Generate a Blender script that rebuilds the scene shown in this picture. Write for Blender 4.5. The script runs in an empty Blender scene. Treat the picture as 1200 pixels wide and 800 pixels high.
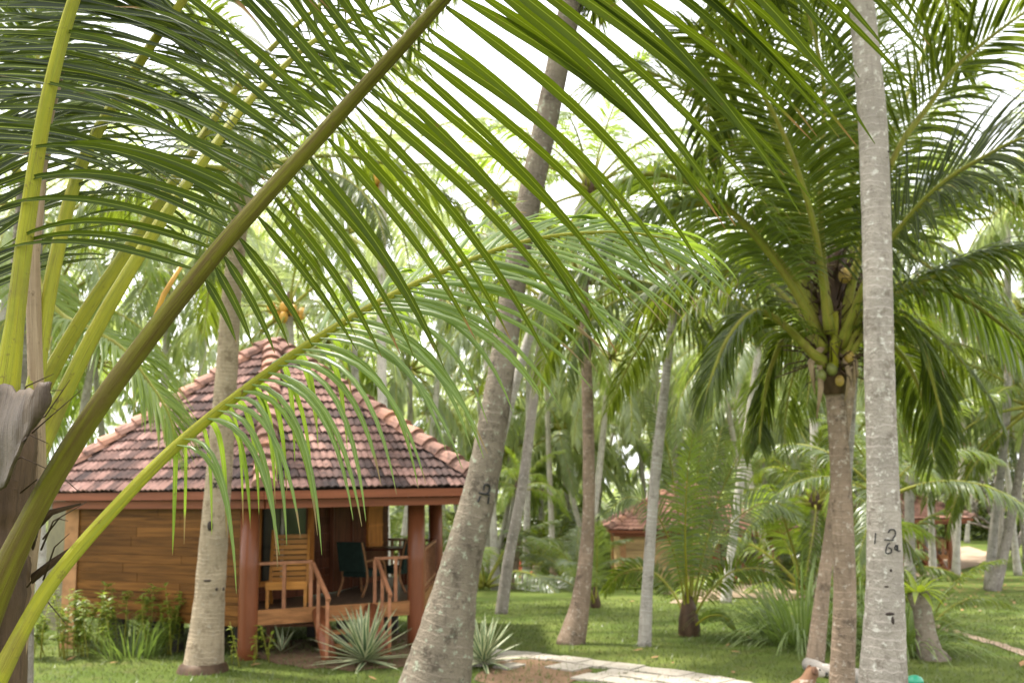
import bpy, math, random
from mathutils import Vector as V, Matrix
R = math.radians
scene = bpy.context.scene
COL = scene.collection
rnd = random.Random(7)

# ------------------------------------------------------------------ camera
CAM_H = 2.74
F_PX = 1167.0
PITCH, ROLL = R(8.1), R(-0.8)
cam_d = bpy.data.cameras.new('camera'); cam = bpy.data.objects.new('camera', cam_d); COL.objects.link(cam)
scene.camera = cam
cam_d.sensor_width = 36.0; cam_d.lens = 36.0 * F_PX / 1200.0
cam_d.clip_start = 0.05; cam_d.clip_end = 2000
CROT = Matrix.Rotation(math.pi/2 + PITCH, 3, 'X') @ Matrix.Rotation(ROLL, 3, 'Z')
CPOS = V((0, 0, CAM_H))
cam.matrix_world = Matrix.Translation(CPOS) @ CROT.to_4x4()
cam_d.dof.use_dof = True; cam_d.dof.focus_distance = 2.6; cam_d.dof.aperture_fstop = 5.6

def ray(px, py): return CROT @ V(((px-600)/F_PX, -(py-400)/F_PX, -1))
def at(px, py, y):
    d = ray(px, py); return CPOS + d * (y / d.y)
def G(y):
    if y < 17: return 0.0
    if y > 52: return -2.1
    t = (y-17)/35.0
    return -2.1 * (t*0.85 + 0.15*t*t*(3-2*t))
def gp(px, py):
    d = ray(px, py); t = 5.0
    for _ in range(4000):
        p = CPOS + d*t
        if p.z <= G(p.y): break
        t += 0.05
    return V((p.x, p.y, G(p.y)))
def X_at(px, y): return (px-600)/F_PX*y

# ------------------------------------------------------------------ mesh building
ORG = {}
class MB:
    def __init__(s): s.v=[]; s.f=[]; s.uv=[]; s.m=[]
    def add(s, vs, fs, uvs=None, m=0):
        o=len(s.v); s.v.extend([tuple(p) for p in vs])
        for i,f in enumerate(fs):
            s.f.append(tuple(o+k for k in f)); s.m.append(m)
            s.uv.extend([uvs[k] for k in f] if uvs else [(0.0,0.0)]*len(f))
    def hexa(s, c, m=0):
        s.add(c, [(0,3,2,1),(4,5,6,7),(0,1,5,4),(1,2,6,5),(2,3,7,6),(3,0,4,7)],
              [(0,0),(1,0),(1,1),(0,1)]*2, m)
    def box(s, c, d, rz=0.0, m=0):
        x,y,z=d[0]/2,d[1]/2,d[2]/2; M=Matrix.Rotation(rz,3,'Z'); c=V(c)
        s.hexa([c+M@V(q) for q in [(-x,-y,-z),(x,-y,-z),(x,y,-z),(-x,y,-z),(-x,-y,z),(x,-y,z),(x,y,z),(-x,y,z)]], m)
    def bar(s, p, q, w, h, up=(0,0,1), m=0):
        p=V(p);q=V(q);t=(q-p).normalized();u=V(up)
        if abs(t.dot(u))>0.98: u=V((0,1,0))
        a=t.cross(u).normalized()*w/2; b=a.cross(t).normalized()*h/2
        s.hexa([p-a-b,p+a-b,q+a-b,q-a-b,p-a+b,p+a+b,q+a+b,q-a+b], m)
    def tube(s, pts, rad, n=10, m=0, cap=True, flat=1.0, ref=None):
        pts=[V(p) for p in pts]; N=len(pts)
        if not hasattr(rad,'__len__'): rad=[rad]*N
        L=0; rings=[]; uvs=[]; prev=None
        for i,p in enumerate(pts):
            t=(pts[min(i+1,N-1)]-pts[max(i-1,0)]).normalized()
            if prev is None:
                u=V(ref) if ref else (V((1,0,0)) if abs(t.x)<0.8 else V((0,1,0)))
            else: u=prev
            a=(u-t*u.dot(t)).normalized(); prev=a; b=t.cross(a)
            if i: L+=(p-pts[i-1]).length
            for k in range(n+1):
                th=2*math.pi*k/n
                rings.append(p+a*math.cos(th)*rad[i]+b*math.sin(th)*rad[i]*flat); uvs.append((k/n,L))
        fs=[]
        for i in range(N-1):
            for k in range(n):
                x=i*(n+1)+k; fs.append((x,x+1,x+n+2,x+n+1))
        if cap: fs.append(tuple(range(n-1,-1,-1))); fs.append(tuple((N-1)*(n+1)+k for k in range(n)))
        s.add(rings,fs,uvs,m)
    def lathe(s, c, prof, n=16, m=0):
        c=V(c); vs=[];uv=[]
        for r,z in prof:
            for k in range(n+1):
                th=2*math.pi*k/n; vs.append(c+V((r*math.cos(th),r*math.sin(th),z))); uv.append((k/n,z))
        fs=[]
        for i in range(len(prof)-1):
            for k in range(n):
                x=i*(n+1)+k; fs.append((x,x+1,x+n+2,x+n+1))
        s.add(vs,fs,uv,m)
    def ball(s, c, r, n=10, m=0):
        rx,ry,rz = r if hasattr(r,'__len__') else (r,r,r); c=V(c); vs=[];fs=[]
        k2=n//2+1
        for i in range(k2+1):
            ph=math.pi*i/k2
            for k in range(n):
                th=2*math.pi*k/n
                vs.append(c+V((rx*math.sin(ph)*math.cos(th),ry*math.sin(ph)*math.sin(th),rz*math.cos(ph))))
        for i in range(k2):
            for k in range(n): fs.append((i*n+k,(i+1)*n+k,(i+1)*n+(k+1)%n,i*n+(k+1)%n))
        s.add(vs,fs,None,m)
    def mesh(s, name, mats, smooth=False, off=(0,0,0)):
        me=bpy.data.meshes.new(name); ox,oy,oz=off
        me.from_pydata([(x-ox,y-oy,z-oz) for x,y,z in s.v],[],s.f)
        uvl=me.uv_layers.new(name='UVMap'); flat=[c for p in s.uv for c in p]
        uvl.data.foreach_set('uv',flat)
        for mt in (mats if isinstance(mats,(list,tuple)) else [mats]): me.materials.append(mt)
        me.polygons.foreach_set('material_index',s.m)
        me.polygons.foreach_set('use_smooth',[smooth]*len(s.f))
        me.update(); return me
    def build(s, name, mats, parent=None, smooth=False):
        off=ORG[parent.name] if parent else V((0,0,0))
        o=bpy.data.objects.new(name,s.mesh(name,mats,smooth,off)); COL.objects.link(o)
        if parent: o.parent=parent
        ORG[o.name]=off
        return o
def tag(o,label=None,cat=None,group=None,kind=None):
    if label: o['label']=label
    if cat: o['category']=cat
    if group: o['group']=group
    if kind: o['kind']=kind
    return o
def empty(name, loc, label, cat, group=None):
    o=bpy.data.objects.new(name,None); o.empty_display_size=0.2; COL.objects.link(o); o.location=loc
    ORG[o.name]=V(loc); return tag(o,label,cat,group)
def solo(mb,name,mats,loc,label,cat,group=None,smooth=False):
    o=bpy.data.objects.new(name,mb.mesh(name,mats,smooth,loc)); COL.objects.link(o); o.location=loc
    ORG[o.name]=V(loc); return tag(o,label,cat,group)
def struct(mb,name,mats,smooth=False,kind='structure'):
    o=mb.build(name,mats,None,smooth); o['kind']=kind; return o
def cr(pts,n):
    """Catmull-Rom through points (tuples of any dimension), n samples"""
    P=[tuple(p) for p in pts]; P=[tuple(2*a-b for a,b in zip(P[0],P[1]))]+P+[tuple(2*a-b for a,b in zip(P[-1],P[-2]))]
    out=[]; m=len(P)-3
    for i in range(n):
        u=i/(n-1)*m; k=min(int(u),m-1); t=u-k; a,b,c,d=P[k:k+4]
        out.append(tuple(0.5*(2*q+(r-p)*t+(2*p-5*q+4*r-s_)*t*t+(3*q-p-3*r+s_)*t**3) for p,q,r,s_ in zip(a,b,c,d)))
    return out

# ------------------------------------------------------------------ materials
class NT:
    def __init__(s,name):
        s.mat=bpy.data.materials.new(name); s.mat.use_nodes=True; s.t=s.mat.node_tree; s.n=s.t.nodes; s.l=s.t.links
        s.b=s.n['Principled BSDF']; s.out=s.n['Material Output']
    def node(s,typ,**k):
        x=s.n.new(typ)
        for a,b in k.items(): setattr(x,a,b)
        return x
    def link(s,a,b): s.l.new(a,b)
    def math(s,op,a,b=None,clamp=False):
        x=s.node('ShaderNodeMath',operation=op,use_clamp=clamp)
        for i,q in enumerate((a,b)):
            if q is None: continue
            if isinstance(q,(int,float)): x.inputs[i].default_value=q
            else: s.link(q,x.inputs[i])
        return x.outputs[0]
    def mix(s,f,a,b,mode='MIX'):
        x=s.node('ShaderNodeMix',data_type='RGBA',blend_type=mode)
        for sock,q in ((x.inputs[0],f),(x.inputs[6],a),(x.inputs[7],b)):
            if isinstance(q,(int,float)): sock.default_value=q
            elif isinstance(q,tuple): sock.default_value=(*q,1)
            else: s.link(q,sock)
        return x.outputs[2]
    def noise(s,scale,detail=3,rough=.55,vec=None,dist=0.0):
        x=s.node('ShaderNodeTexNoise'); x.inputs['Scale'].default_value=scale; x.inputs['Detail'].default_value=detail
        x.inputs['Roughness'].default_value=rough; x.inputs['Distortion'].default_value=dist
        if vec is not None: s.link(vec,x.inputs['Vector'])
        return x.outputs['Fac']
    def ramp(s,f,stops):
        x=s.node('ShaderNodeValToRGB'); e=x.color_ramp.elements
        while len(e)<len(stops): e.new(0.5)
        for q,(p,c) in zip(e,stops):
            q.position=p; q.color=(*c,1) if isinstance(c,tuple) else (c,c,c,1)
        s.link(f,x.inputs[0]); return x.outputs[0]
    def step(s,f,a,b):
        x=s.node('ShaderNodeMapRange'); x.interpolation_type='SMOOTHSTEP'
        s.link(f,x.inputs[0]); x.inputs[1].default_value=a; x.inputs[2].default_value=b; return x.outputs[0]
    def coord(s,which='Object',scale=None):
        x=s.node('ShaderNodeTexCoord').outputs[which]
        if scale:
            m=s.node('ShaderNodeMapping'); m.inputs['Scale'].default_value=scale; s.link(x,m.inputs[0]); x=m.outputs[0]
        return x
    def pos(s,scale=None):
        x=s.node('ShaderNodeNewGeometry').outputs['Position']
        if scale:
            m=s.node('ShaderNodeMapping'); m.inputs['Scale'].default_value=scale; s.link(x,m.inputs[0]); x=m.outputs[0]
        return x
    def island(s): return s.node('ShaderNodeNewGeometry').outputs['Random Per Island']
    def objrand(s): return s.node('ShaderNodeObjectInfo').outputs['Random']
    def bump(s,h,dist,strength=1.0):
        x=s.node('ShaderNodeBump'); x.inputs['Distance'].default_value=dist; x.inputs['Strength'].default_value=strength
        s.link(h,x.inputs['Height']); s.link(x.outputs[0],s.b.inputs['Normal'])
    def fin(s,col,rough=.7,spec=.4):
        if isinstance(col,tuple): s.b.inputs['Base Color'].default_value=(*col,1)
        else: s.link(col,s.b.inputs['Base Color'])
        if isinstance(rough,(int,float)): s.b.inputs['Roughness'].default_value=rough
        else: s.link(rough,s.b.inputs['Roughness'])
        s.b.inputs['Specular IOR Level'].default_value=spec
        return s.mat

def leaf_mat(name,c1,c2,trans,rough=.42,mid=(.30,.36,.06),tip=(.22,.13,.05),tipa=.9,tf=.42,spec=.5,tipvar=.25,spots=0.0):
    t=NT(name); uv=t.node('ShaderNodeUVMap').outputs[0]
    sp=t.node('ShaderNodeSeparateXYZ'); t.link(uv,sp.inputs[0]); u,v=sp.outputs[0],sp.outputs[1]
    isl=t.island(); ob=t.objrand()
    f=t.math('ADD',t.math('MULTIPLY',isl,.6),t.math('MULTIPLY',ob,.4))
    col=t.mix(f,c1,c2); tr=t.mix(f,trans,tuple(x*1.45 if i<2 else x*.8 for i,x in enumerate(trans)))
    # parallel veins along the blade
    w=t.math('SINE',t.math('MULTIPLY',u,75.0)); w=t.math('ADD',t.math('MULTIPLY',w,.10),.92)
    cm=t.node('ShaderNodeCombineColor')
    for k in range(3): t.link(w,cm.inputs[k])
    col=t.mix(1.0,col,cm.outputs[0],'MULTIPLY'); tr=t.mix(1.0,tr,cm.outputs[0],'MULTIPLY')
    md=t.math('ABSOLUTE',t.math('SUBTRACT',u,.5)); md=t.math('SUBTRACT',1.0,t.step(md,.012,.06))
    col=t.mix(md,col,mid); tr=t.mix(md,tr,mid)
    n=t.noise(9.0,2)
    tt=t.math('ADD',v,t.math('ADD',t.math('MULTIPLY',t.math('SUBTRACT',n,.5),.25),t.math('MULTIPLY',t.math('SUBTRACT',isl,.75),tipvar)))
    tp=t.step(tt,tipa,tipa+.06)
    col=t.mix(tp,col,tip); tr=t.mix(tp,tr,tuple(x*.8 for x in tip))
    if spots:
        sp_=t.math('MULTIPLY',t.step(t.noise(28,6,.75,t.coord('Object')),.60,.68),spots); col=t.mix(sp_,col,(.10,.06,.025)); tr=t.mix(sp_,tr,(.10,.06,.02))
        ye=t.math('MULTIPLY',t.step(t.noise(3.5,4,.6,t.coord('Object')),.52,.72),.5); col=t.mix(ye,col,tuple(x*1.7 for x in c2)); tr=t.mix(ye,tr,tuple(x*1.5 for x in trans))
    t.fin(col,rough,spec)
    tl=t.node('ShaderNodeBsdfTranslucent'); t.link(tr,tl.inputs[0])
    mx=t.node('ShaderNodeMixShader'); mx.inputs[0].default_value=tf
    t.link(t.b.outputs[0],mx.inputs[1]); t.link(tl.outputs[0],mx.inputs[2]); t.link(mx.outputs[0],t.out.inputs[0])
    return t.mat
def rachis_mat(name,c1,c2,dark=(.10,.06,.03)):
    t=NT(name); uv=t.node('ShaderNodeUVMap').outputs[0]
    mp=t.node('ShaderNodeMapping'); mp.inputs['Scale'].default_value=(9,2.2,1); t.link(uv,mp.inputs[0])
    n=t.noise(1.0,5,.6,mp.outputs[0]); col=t.mix(t.step(n,.3,.7),c1,c2)
    mp2=t.node('ShaderNodeMapping'); mp2.inputs['Scale'].default_value=(60,5,1); t.link(uv,mp2.inputs[0])
    n2=t.noise(1.0,3,.6,mp2.outputs[0]); col=t.mix(t.math('MULTIPLY',t.step(n2,.52,.72),.6),col,dark)
    n3=t.noise(24,6,.75,t.coord('Object')); col=t.mix(t.math('MULTIPLY',t.step(n3,.58,.70),.75),col,dark); n4=t.noise(5,4,.6,t.coord('Object')); col=t.mix(t.math('MULTIPLY',t.step(n4,.5,.7),.35),col,dark)
    t.bump(t.math('ADD',n2,n3),.006,.8); return t.fin(col,.5,.14)
def trunk_mat(name,base,dark,lich,lamt=.5,ring=22.0,rstr=.55):
    t=NT(name); uv=t.node('ShaderNodeUVMap').outputs[0]
    sp=t.node('ShaderNodeSeparateXYZ'); t.link(uv,sp.inputs[0])
    oc=t.coord('Object'); n1=t.noise(3.0,4,.6,oc); n2=t.noise(14,5,.65,oc); n3=t.noise(45,3,.6,oc)
    st=t.node('ShaderNodeMapping'); st.inputs['Scale'].default_value=(9,9,1.3); t.link(oc,st.inputs[0])
    n4=t.noise(2.5,4,.6,st.outputs[0])
    col=t.mix(t.step(n1,.3,.7),base,tuple(x*.72 for x in base))
    col=t.mix(t.math('MULTIPLY',t.step(n4,.48,.85),.5),col,dark)
    ph=t.math('ADD',t.math('MULTIPLY',sp.outputs[1],ring),t.math('MULTIPLY',n1,1.8))
    ph=t.math('ADD',ph,t.math('MULTIPLY',n2,.55))
    rv=t.step(t.noise(4,3,.6,oc),.35,.65); fr=t.math('FRACT',ph); ringm=t.math('SUBTRACT',1.0,t.step(fr,.0,.22))
    col=t.mix(t.math('MULTIPLY',t.math('MULTIPLY',ringm,rv),rstr*1.25),col,tuple(min(.6,x*1.45) for x in base))
    rd=t.step(fr,.82,1.0); col=t.mix(t.math('MULTIPLY',t.math('MULTIPLY',rd,t.math('SUBTRACT',1.0,rv)),rstr*.7),col,dark)
    l=t.math('MULTIPLY',t.step(n2,.56,.66),lamt); col=t.mix(l,col,lich)
    d2=t.step(t.noise(5,7,.78,oc),.52,.64); col=t.mix(t.math('MULTIPLY',d2,.62),col,dark)
    h=t.math('ADD',t.math('MULTIPLY',t.math('MULTIPLY',ringm,rv),.45),t.math('MULTIPLY',t.math('ADD',n2,n3),.8))
    t.bump(h,.02,.9)
    hv=t.node('ShaderNodeHueSaturation'); t.link(col,hv.inputs['Color'])
    t.link(t.math('ADD',t.math('MULTIPLY',t.objrand(),.5),.75),hv.inputs['Value'])
    return t.fin(hv.outputs[0],.95,.03)
def t_one(): return 0.9
def plain(name,c,rough=.6,var=.25,scale=6,spec=.35,bump=0.0):
    t=NT(name); n=t.noise(scale,4,.6,t.coord('Object'))
    col=t.mix(t.step(n,.3,.7),tuple(x*(1-var) for x in c),tuple(min(1,x*(1+var)) for x in c))
    if bump: t.bump(n,bump)
    return t.fin(col,rough,spec)
def wood(name,c,var=.4,rough=.5,scale=(1,1,22),spec=.08,plank=0.0):
    t=NT(name); v=t.pos(scale); n=t.noise(1.2,5,.65,v,.6)
    col=t.mix(t.step(n,.28,.72),tuple(x*(1-var) for x in c),tuple(x*(1+var) for x in c))
    i=t.island(); hv=t.node('ShaderNodeHueSaturation'); t.link(col,hv.inputs['Color'])
    t.link(t.math('ADD',t.math('MULTIPLY',i,.55),.72),hv.inputs['Value'])
    t.bump(n,.004,.6); return t.fin(hv.outputs[0],rough,spec)

M={}
M['leaf_fg']=leaf_mat('leaf_foreground',(.016,.030,.002),(.030,.047,.004),(.11,.155,.006),rough=.5,spec=.12,mid=(.17,.21,.025),tf=.27,tipa=.90,tipvar=.35,spots=.6)
M['leaf_pale']=leaf_mat('leaf_foreground_pale',(.075,.12,.03),(.11,.165,.042),(.23,.33,.035),rough=.34,mid=(.30,.36,.10),tip=(.22,.15,.06),tf=.44,spec=.35,tipa=.86,tipvar=.4,spots=.5)  # paler copy of the foreground leaf, light from above put into its colour
M['leaf']=leaf_mat('leaf_green',(.026,.048,.006),(.050,.074,.009),(.155,.205,.014),tf=.40,spec=.22,tipa=.93)
M['leaf_grey']=leaf_mat('leaf_greygreen',(.07,.10,.035),(.10,.13,.045),(.21,.28,.06),tf=.36,tip=(.30,.22,.08),tipa=.90,rough=.36,spec=.8)
M['leaf_yellow']=leaf_mat('leaf_yellowgreen',(.09,.14,.02),(.14,.18,.03),(.26,.36,.04),tf=.45,tip=(.30,.22,.06),tipa=.86)
M['leaf_dark']=leaf_mat('leaf_dark',(.013,.025,.004),(.026,.042,.006),(.06,.085,.007),tf=.33,tipa=.95)
M['leaf_far']=leaf_mat('leaf_far',(.10,.15,.05),(.14,.185,.06),(.42,.50,.20),tf=.55,tip=(.30,.22,.08),tipa=.94,rough=.4,spec=.6)  # distance haze and sky glare put into the leaf colour
M['leaf_farpale']=leaf_mat('leaf_farpale',(.13,.17,.08),(.17,.20,.09),(.45,.52,.27),tf=.52,tip=(.34,.26,.10),tipa=.90,rough=.36,spec=.8)  # paler still, more of the haze put into the colour
M['rach_yellow']=rachis_mat('petiole_yellow',(.30,.285,.018),(.22,.235,.024))
M['rach_olive']=rachis_mat('petiole_olive',(.145,.14,.014),(.085,.06,.016))
M['rach_green']=rachis_mat('petiole_green',(.20,.235,.03),(.26,.225,.045))
M['rach_dry']=rachis_mat('petiole_dry',(.32,.24,.15),(.24,.17,.10))
M['trunk_pale']=trunk_mat('bark_pale',(.29,.255,.22),(.10,.08,.062),(.50,.48,.43),.6,13,.34)
M['trunk_brown']=trunk_mat('bark_brown',(.27,.20,.145),(.055,.04,.03),(.46,.41,.34),.6,11,.45)
M['trunk_tan']=trunk_mat('bark_tan',(.30,.24,.165),(.10,.07,.045),(.36,.33,.27),.35,16)
M['trunk_moss']=trunk_mat('bark_mossy',(.205,.17,.13),(.035,.028,.022),(.30,.32,.24),.85,11,.28)
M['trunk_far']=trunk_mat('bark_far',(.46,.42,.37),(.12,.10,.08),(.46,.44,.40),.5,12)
M['fibre']=rachis_mat('crown_fibre',(.10,.062,.036),(.05,.03,.018),(.03,.02,.012))
M['sheath']=rachis_mat('dry_leaf_sheath',(.105,.078,.055),(.055,.039,.028),(.05,.035,.025))
M['coco']=plain('coconut_husk',(.36,.25,.06),.5,.3,9)
M['coco_green']=plain('coconut_green',(.13,.14,.035),.45,.3,9)
M['coco_orange']=plain('coconut_orange',(.52,.28,.05),.5,.2,9)
M['paint_black']=plain('black_paint',(.012,.012,.012),.7,.3,20)

# ------------------------------------------------------------------ palm fronds
def frond(path, leaf, rach, n=60, L=.8, W=.045, segs=5, start=.2, droop=1.0, ang=(75,30), vee=12, nref=None, r=(.035,.006),
          seed=0, three=True, flat=.75, sides=8, jit=1.0, M_=40, miss=.03, tight=1.0, prof=.12, nref2=None, sag=.25, rlen=None):
    """path: world points; adds rachis and leaflets into two mesh builders"""
    g=random.Random(seed); P=[V(p) for p in cr(path,M_)]
    S=[0]
    for i in range(1,M_): S.append(S[-1]+(P[i]-P[i-1]).length)
    T=S[-1]
    def ev(t):
        s_=t*T; k=0
        while k<M_-2 and S[k+1]<s_: k+=1
        f=(s_-S[k])/max(1e-6,S[k+1]-S[k]); return P[k].lerp(P[k+1],f),(P[min(k+2,M_-1)]-P[max(k-1,0)]).normalized()
    rad=[r[0]*(1-S[i]/T)**.8+r[1] for i in range(M_)]
    rad=[q*(1+.5*max(0,1-S[i]/T/.12)) for i,q in enumerate(rad)] if start>.1 else rad
    rach.tube(P,rad,sides,flat=flat,ref=nref if nref else (0,0,1))
    down=V((0,0,-1))
    for i in range(n):
        for sd in (-1,1):
            if g.random()<miss*jit: continue
            q=(i+.5+g.uniform(-.22,.22)*jit)/n; t=start+(1-start)*q
            p,tg=ev(min(t,.999))
            ref=V(nref) if nref else V((0,0,1))
            if nref2: ref=ref.lerp(V(nref2),min(1,q*1.6))
            s_=tg.cross(ref)
            if s_.length<.15: s_=tg.cross(V((.3,.9,.2)))
            s_.normalize(); nn=s_.cross(tg)
            a=R(ang[0]+(ang[1]-ang[0])*q+g.uniform(-6,6)*jit); be=R(vee+g.uniform(-10,10)*jit)
            d=(tg*math.cos(a)+(s_*sd*math.cos(be)+nn*math.sin(be))*math.sin(a)).normalized()
            ll=L*(math.sin(math.pi*(prof+(.93-prof)*q))**.55)*g.uniform(.9,1.06); w=W*(.55+.45*math.sin(math.pi*(.15+.75*q)))*g.uniform(.85,1.1)
            rr=r[0]*(1-t)**.8+r[1]; c=p+s_*sd*rr*.8+nn*rr*flat*.4
            ll*=min(1,rlen[0]+rlen[1]*q) if (rlen and sd<0) else 1
            dr=(droop if not isinstance(droop,tuple) else droop[0]+(droop[1]-droop[0])*min(1,q*droop[2]))*g.uniform(.65,1.35); tw=g.uniform(-.5,.5)*jit
            vs=[];uv=[]
            for k in range(segs+1):
                x=k/segs
                if k:
                    hd=math.sqrt(max(0,1-d.z*d.z))
                    d=(d+down*(dr*(sag+(1.75-sag*2)*x)*1.6/segs)*(.25+.75*hd)).normalized(); c=c+d*(ll/segs)
                wv=tg-d*tg.dot(d)
                if wv.length<.1: wv=nn-d*nn.dot(d)
                wv.normalize(); nv=d.cross(wv)
                if nv.dot(nn)<0: nv=-nv
                wv=(wv*math.cos(tw)+nv*math.sin(tw))
                ww=w*.5*min(1,.30+x*5.0)*(1-x**2.6)**.85 if x<1 else w*.03
                if three:
                    vs+= [c-wv*ww*.86-nv*ww*.5, c, c+wv*ww*.86-nv*ww*.5]; uv+=[(0,x),(.5,x),(1,x)]
                else:
                    vs+= [c-wv*ww, c+wv*ww]; uv+=[(0.1,x),(.9,x)]
            fs=[]; m=3 if three else 2
            for k in range(segs):
                for e in range(m-1):
                    o=k*m+e; fs.append((o,o+1,o+m+1,o+m))
            leaf.add(vs,fs,uv)

def arch(elev,bend,n=9,length=1.0):
    """frond path in the local XZ plane, length 1"""
    p=V((0,0,0)); out=[tuple(p)]
    for i in range(n):
        t=(i+.5)/n; a=R(elev-bend*t**1.25); p=p+V((math.cos(a),0,math.sin(a)))*(length/n); out.append(tuple(p))
    return out
LIB={}
def lib(kind):
    """frond meshes of unit-ish length (4.4 m), by base elevation"""
    if kind in LIB: return LIB[kind]
    rows=[]
    spec={'near':(82,6,True),'mid':(56,4,False),'far':(42,3,False)}[kind]
    for elev,bend,dr,ang in ((84,38,.5,(60,25)),(66,62,.75,(65,28)),(46,80,1.0,(70,30)),(24,85,1.25,(72,32)),(0,72,1.5,(72,34)),(-30,48,1.6,(68,32))):
        for sd in range(2 if kind!='far' else 2):
            ra,le=MB(),MB(); g=random.Random(elev*7+sd)
            path=[(x,y_+0.0,z) for (x,y_,z) in arch(elev+g.uniform(-5,5),bend+g.uniform(-10,10),9,4.4)]
            path=[(x,.25*g.uniform(-1,1)*(x/4.4)**2*0+ (0.35*(1 if sd else -1))*(i/9)**2,z) for i,(x,_,z) in enumerate(path)]
            frond(path,le,ra,n=spec[0],L=.95,W=.06 if kind!='far' else .11,segs=spec[1],start=.2,droop=dr,ang=ang,vee=14 if elev>20 else -4,
                  r=(.045,.007),seed=elev+sd*99,three=spec[2],sides=6 if kind!='near' else 8,M_=24 if kind!='far' else 12)
            both=MB(); both.v=ra.v+le.v; o=len(ra.v)
            both.f=ra.f+[tuple(k+o for k in f) for f in le.f]; both.uv=ra.uv+le.uv; both.m=[0]*len(ra.f)+[1]*len(le.f)
            rows.append((elev,both))
    LIB[kind]=rows; return rows
MESH={}
def frond_mesh(kind,idx,leafm,rachm):
    k=(kind,idx,leafm,rachm)
    if k not in MESH: MESH[k]=lib(kind)[idx][1].mesh('frond',[M[rachm],M[leafm]],True)
    return MESH[k]
def crown(root,top,n,scale,kind,leafm,rachm,seed,emin=-35,emax=84,yaw0=None,skip=None):
    g=random.Random(seed); L=lib(kind); off=V(top)-ORG[root.name]; y0=g.uniform(0,6.28) if yaw0 is None else yaw0
    for i in range(n):
        q=(i+.5)/n; el=emax+(emin-emax)*q**.9+g.uniform(-7,7)
        yaw=y0+i*2.39996+g.uniform(-.25,.25)
        if skip and skip(yaw%6.2832,el): continue
        best=sorted(range(len(L)),key=lambda k:abs(L[k][0]-el)+g.uniform(0,6))[0]
        o=bpy.data.objects.new('frond',frond_mesh(kind,best,leafm,rachm)); COL.objects.link(o); o.parent=root
        s_=scale*g.uniform(.85,1.1)*(0.8 if el>75 else 1)
        o.location=off+V((math.cos(yaw)*.12,math.sin(yaw)*.12,.25*q*-1))*scale
        o.rotation_euler=(g.uniform(-.2,.2),R(-(el-L[best][0])*.8)*1.0,yaw); o.scale=(s_,s_,s_)
def trunk_tube(mb,pts,rad,sides=14,n=60,rough=.02,seed=1):
    g=random.Random(seed); Q=cr([tuple(p)+(q,) for p,q in zip(pts,rad)],n)
    mb.tube([q[:3] for q in Q],[q[3]*(1+g.uniform(-rough,rough)) for q in Q],sides)
def hub(root,top,r,h,mat='fibre'):
    mb=MB(); t=V(top)
    mb.lathe(t+V((0,0,-h*.5)),[(r*.8,-h*.3),(r*1.25,0),(r*1.35,h*.4),(r*1.0,h*.8),(r*.45,h*1.2),(0.01,h*1.5)],12)
    return mb.build('crown_shaft',M[mat],root,True)
def nuts(root,top,n,rad,mat,seed,spread):
    g=random.Random(seed); t=V(top)
    for i in range(n):
        a=g.uniform(0,6.28); mb=MB(); c=t+V((math.cos(a)*spread*g.uniform(.6,1),math.sin(a)*spread*g.uniform(.6,1),-g.uniform(.1,.55)*spread*1.6))
        mb.ball(c,(rad*.85,rad*.85,rad*1.1),10); mb.build('coconut',M[mat],root,True)
def on_trunk(px,py,y,c,r):
    C=at(c,py,y)-CPOS; d=ray(px,py).normalized(); a=d.x*d.x+d.y*d.y; b=d.x*C.x+d.y*C.y; q=C.x*C.x+C.y*C.y-r*r
    return CPOS+d*((b-math.sqrt(max(0,b*b-a*q)))/a)
def marks(root,strokes,y,cx,r,width=.011):
    """hand painted strokes lying on a trunk; strokes are lists of (px,py)"""
    for st in strokes:
        mb=MB()
        n=max(2,len(st)*3); pts=[]
        for (px,py) in cr(st,n) if len(st)>2 else [tuple(a+(b-a)*k/3 for a,b in zip(st[0],st[1])) for k in range(4)]:
            pts.append(on_trunk(px,py,y,cx(py),r))
        mb.tube(pts,width*.5,6)
        mb.build('painted_stroke',M['paint_black'],root)
def palm(name,label,path,rad,mat,y_ground=None,crownspec=None,group=None,cat='palm tree',sides=14,n=60,below=None,seed=1,nutspec=None,hubr=True):
    pts=[at(*p) for p in path]
    if below: pts=[V((below[0],below[1],G(below[1])-.05))]+pts; rad=[below[2]]+rad
    else: pts[0].z=G(pts[0].y)-.06
    base=V((pts[0].x,pts[0].y,G(pts[0].y)))
    root=empty(name,base,label,cat,group)
    mb=MB(); trunk_tube(mb,pts,rad,sides,n,seed=seed); mb.build('trunk',M[mat],root,True)
    if crownspec:
        nf,sc,kind,lm,rm=crownspec[:5]; kw=crownspec[5] if len(crownspec)>5 else {}
        crown(root,pts[-1],nf,sc,kind,lm,rm,seed,**kw)
        if hubr: hub(root,pts[-1],rad[-1]*1.25,rad[-1]*3.6)
    if nutspec: nuts(root,pts[-1],nutspec[0],nutspec[1],nutspec[2],seed+5,nutspec[3])
    return root,pts

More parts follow.
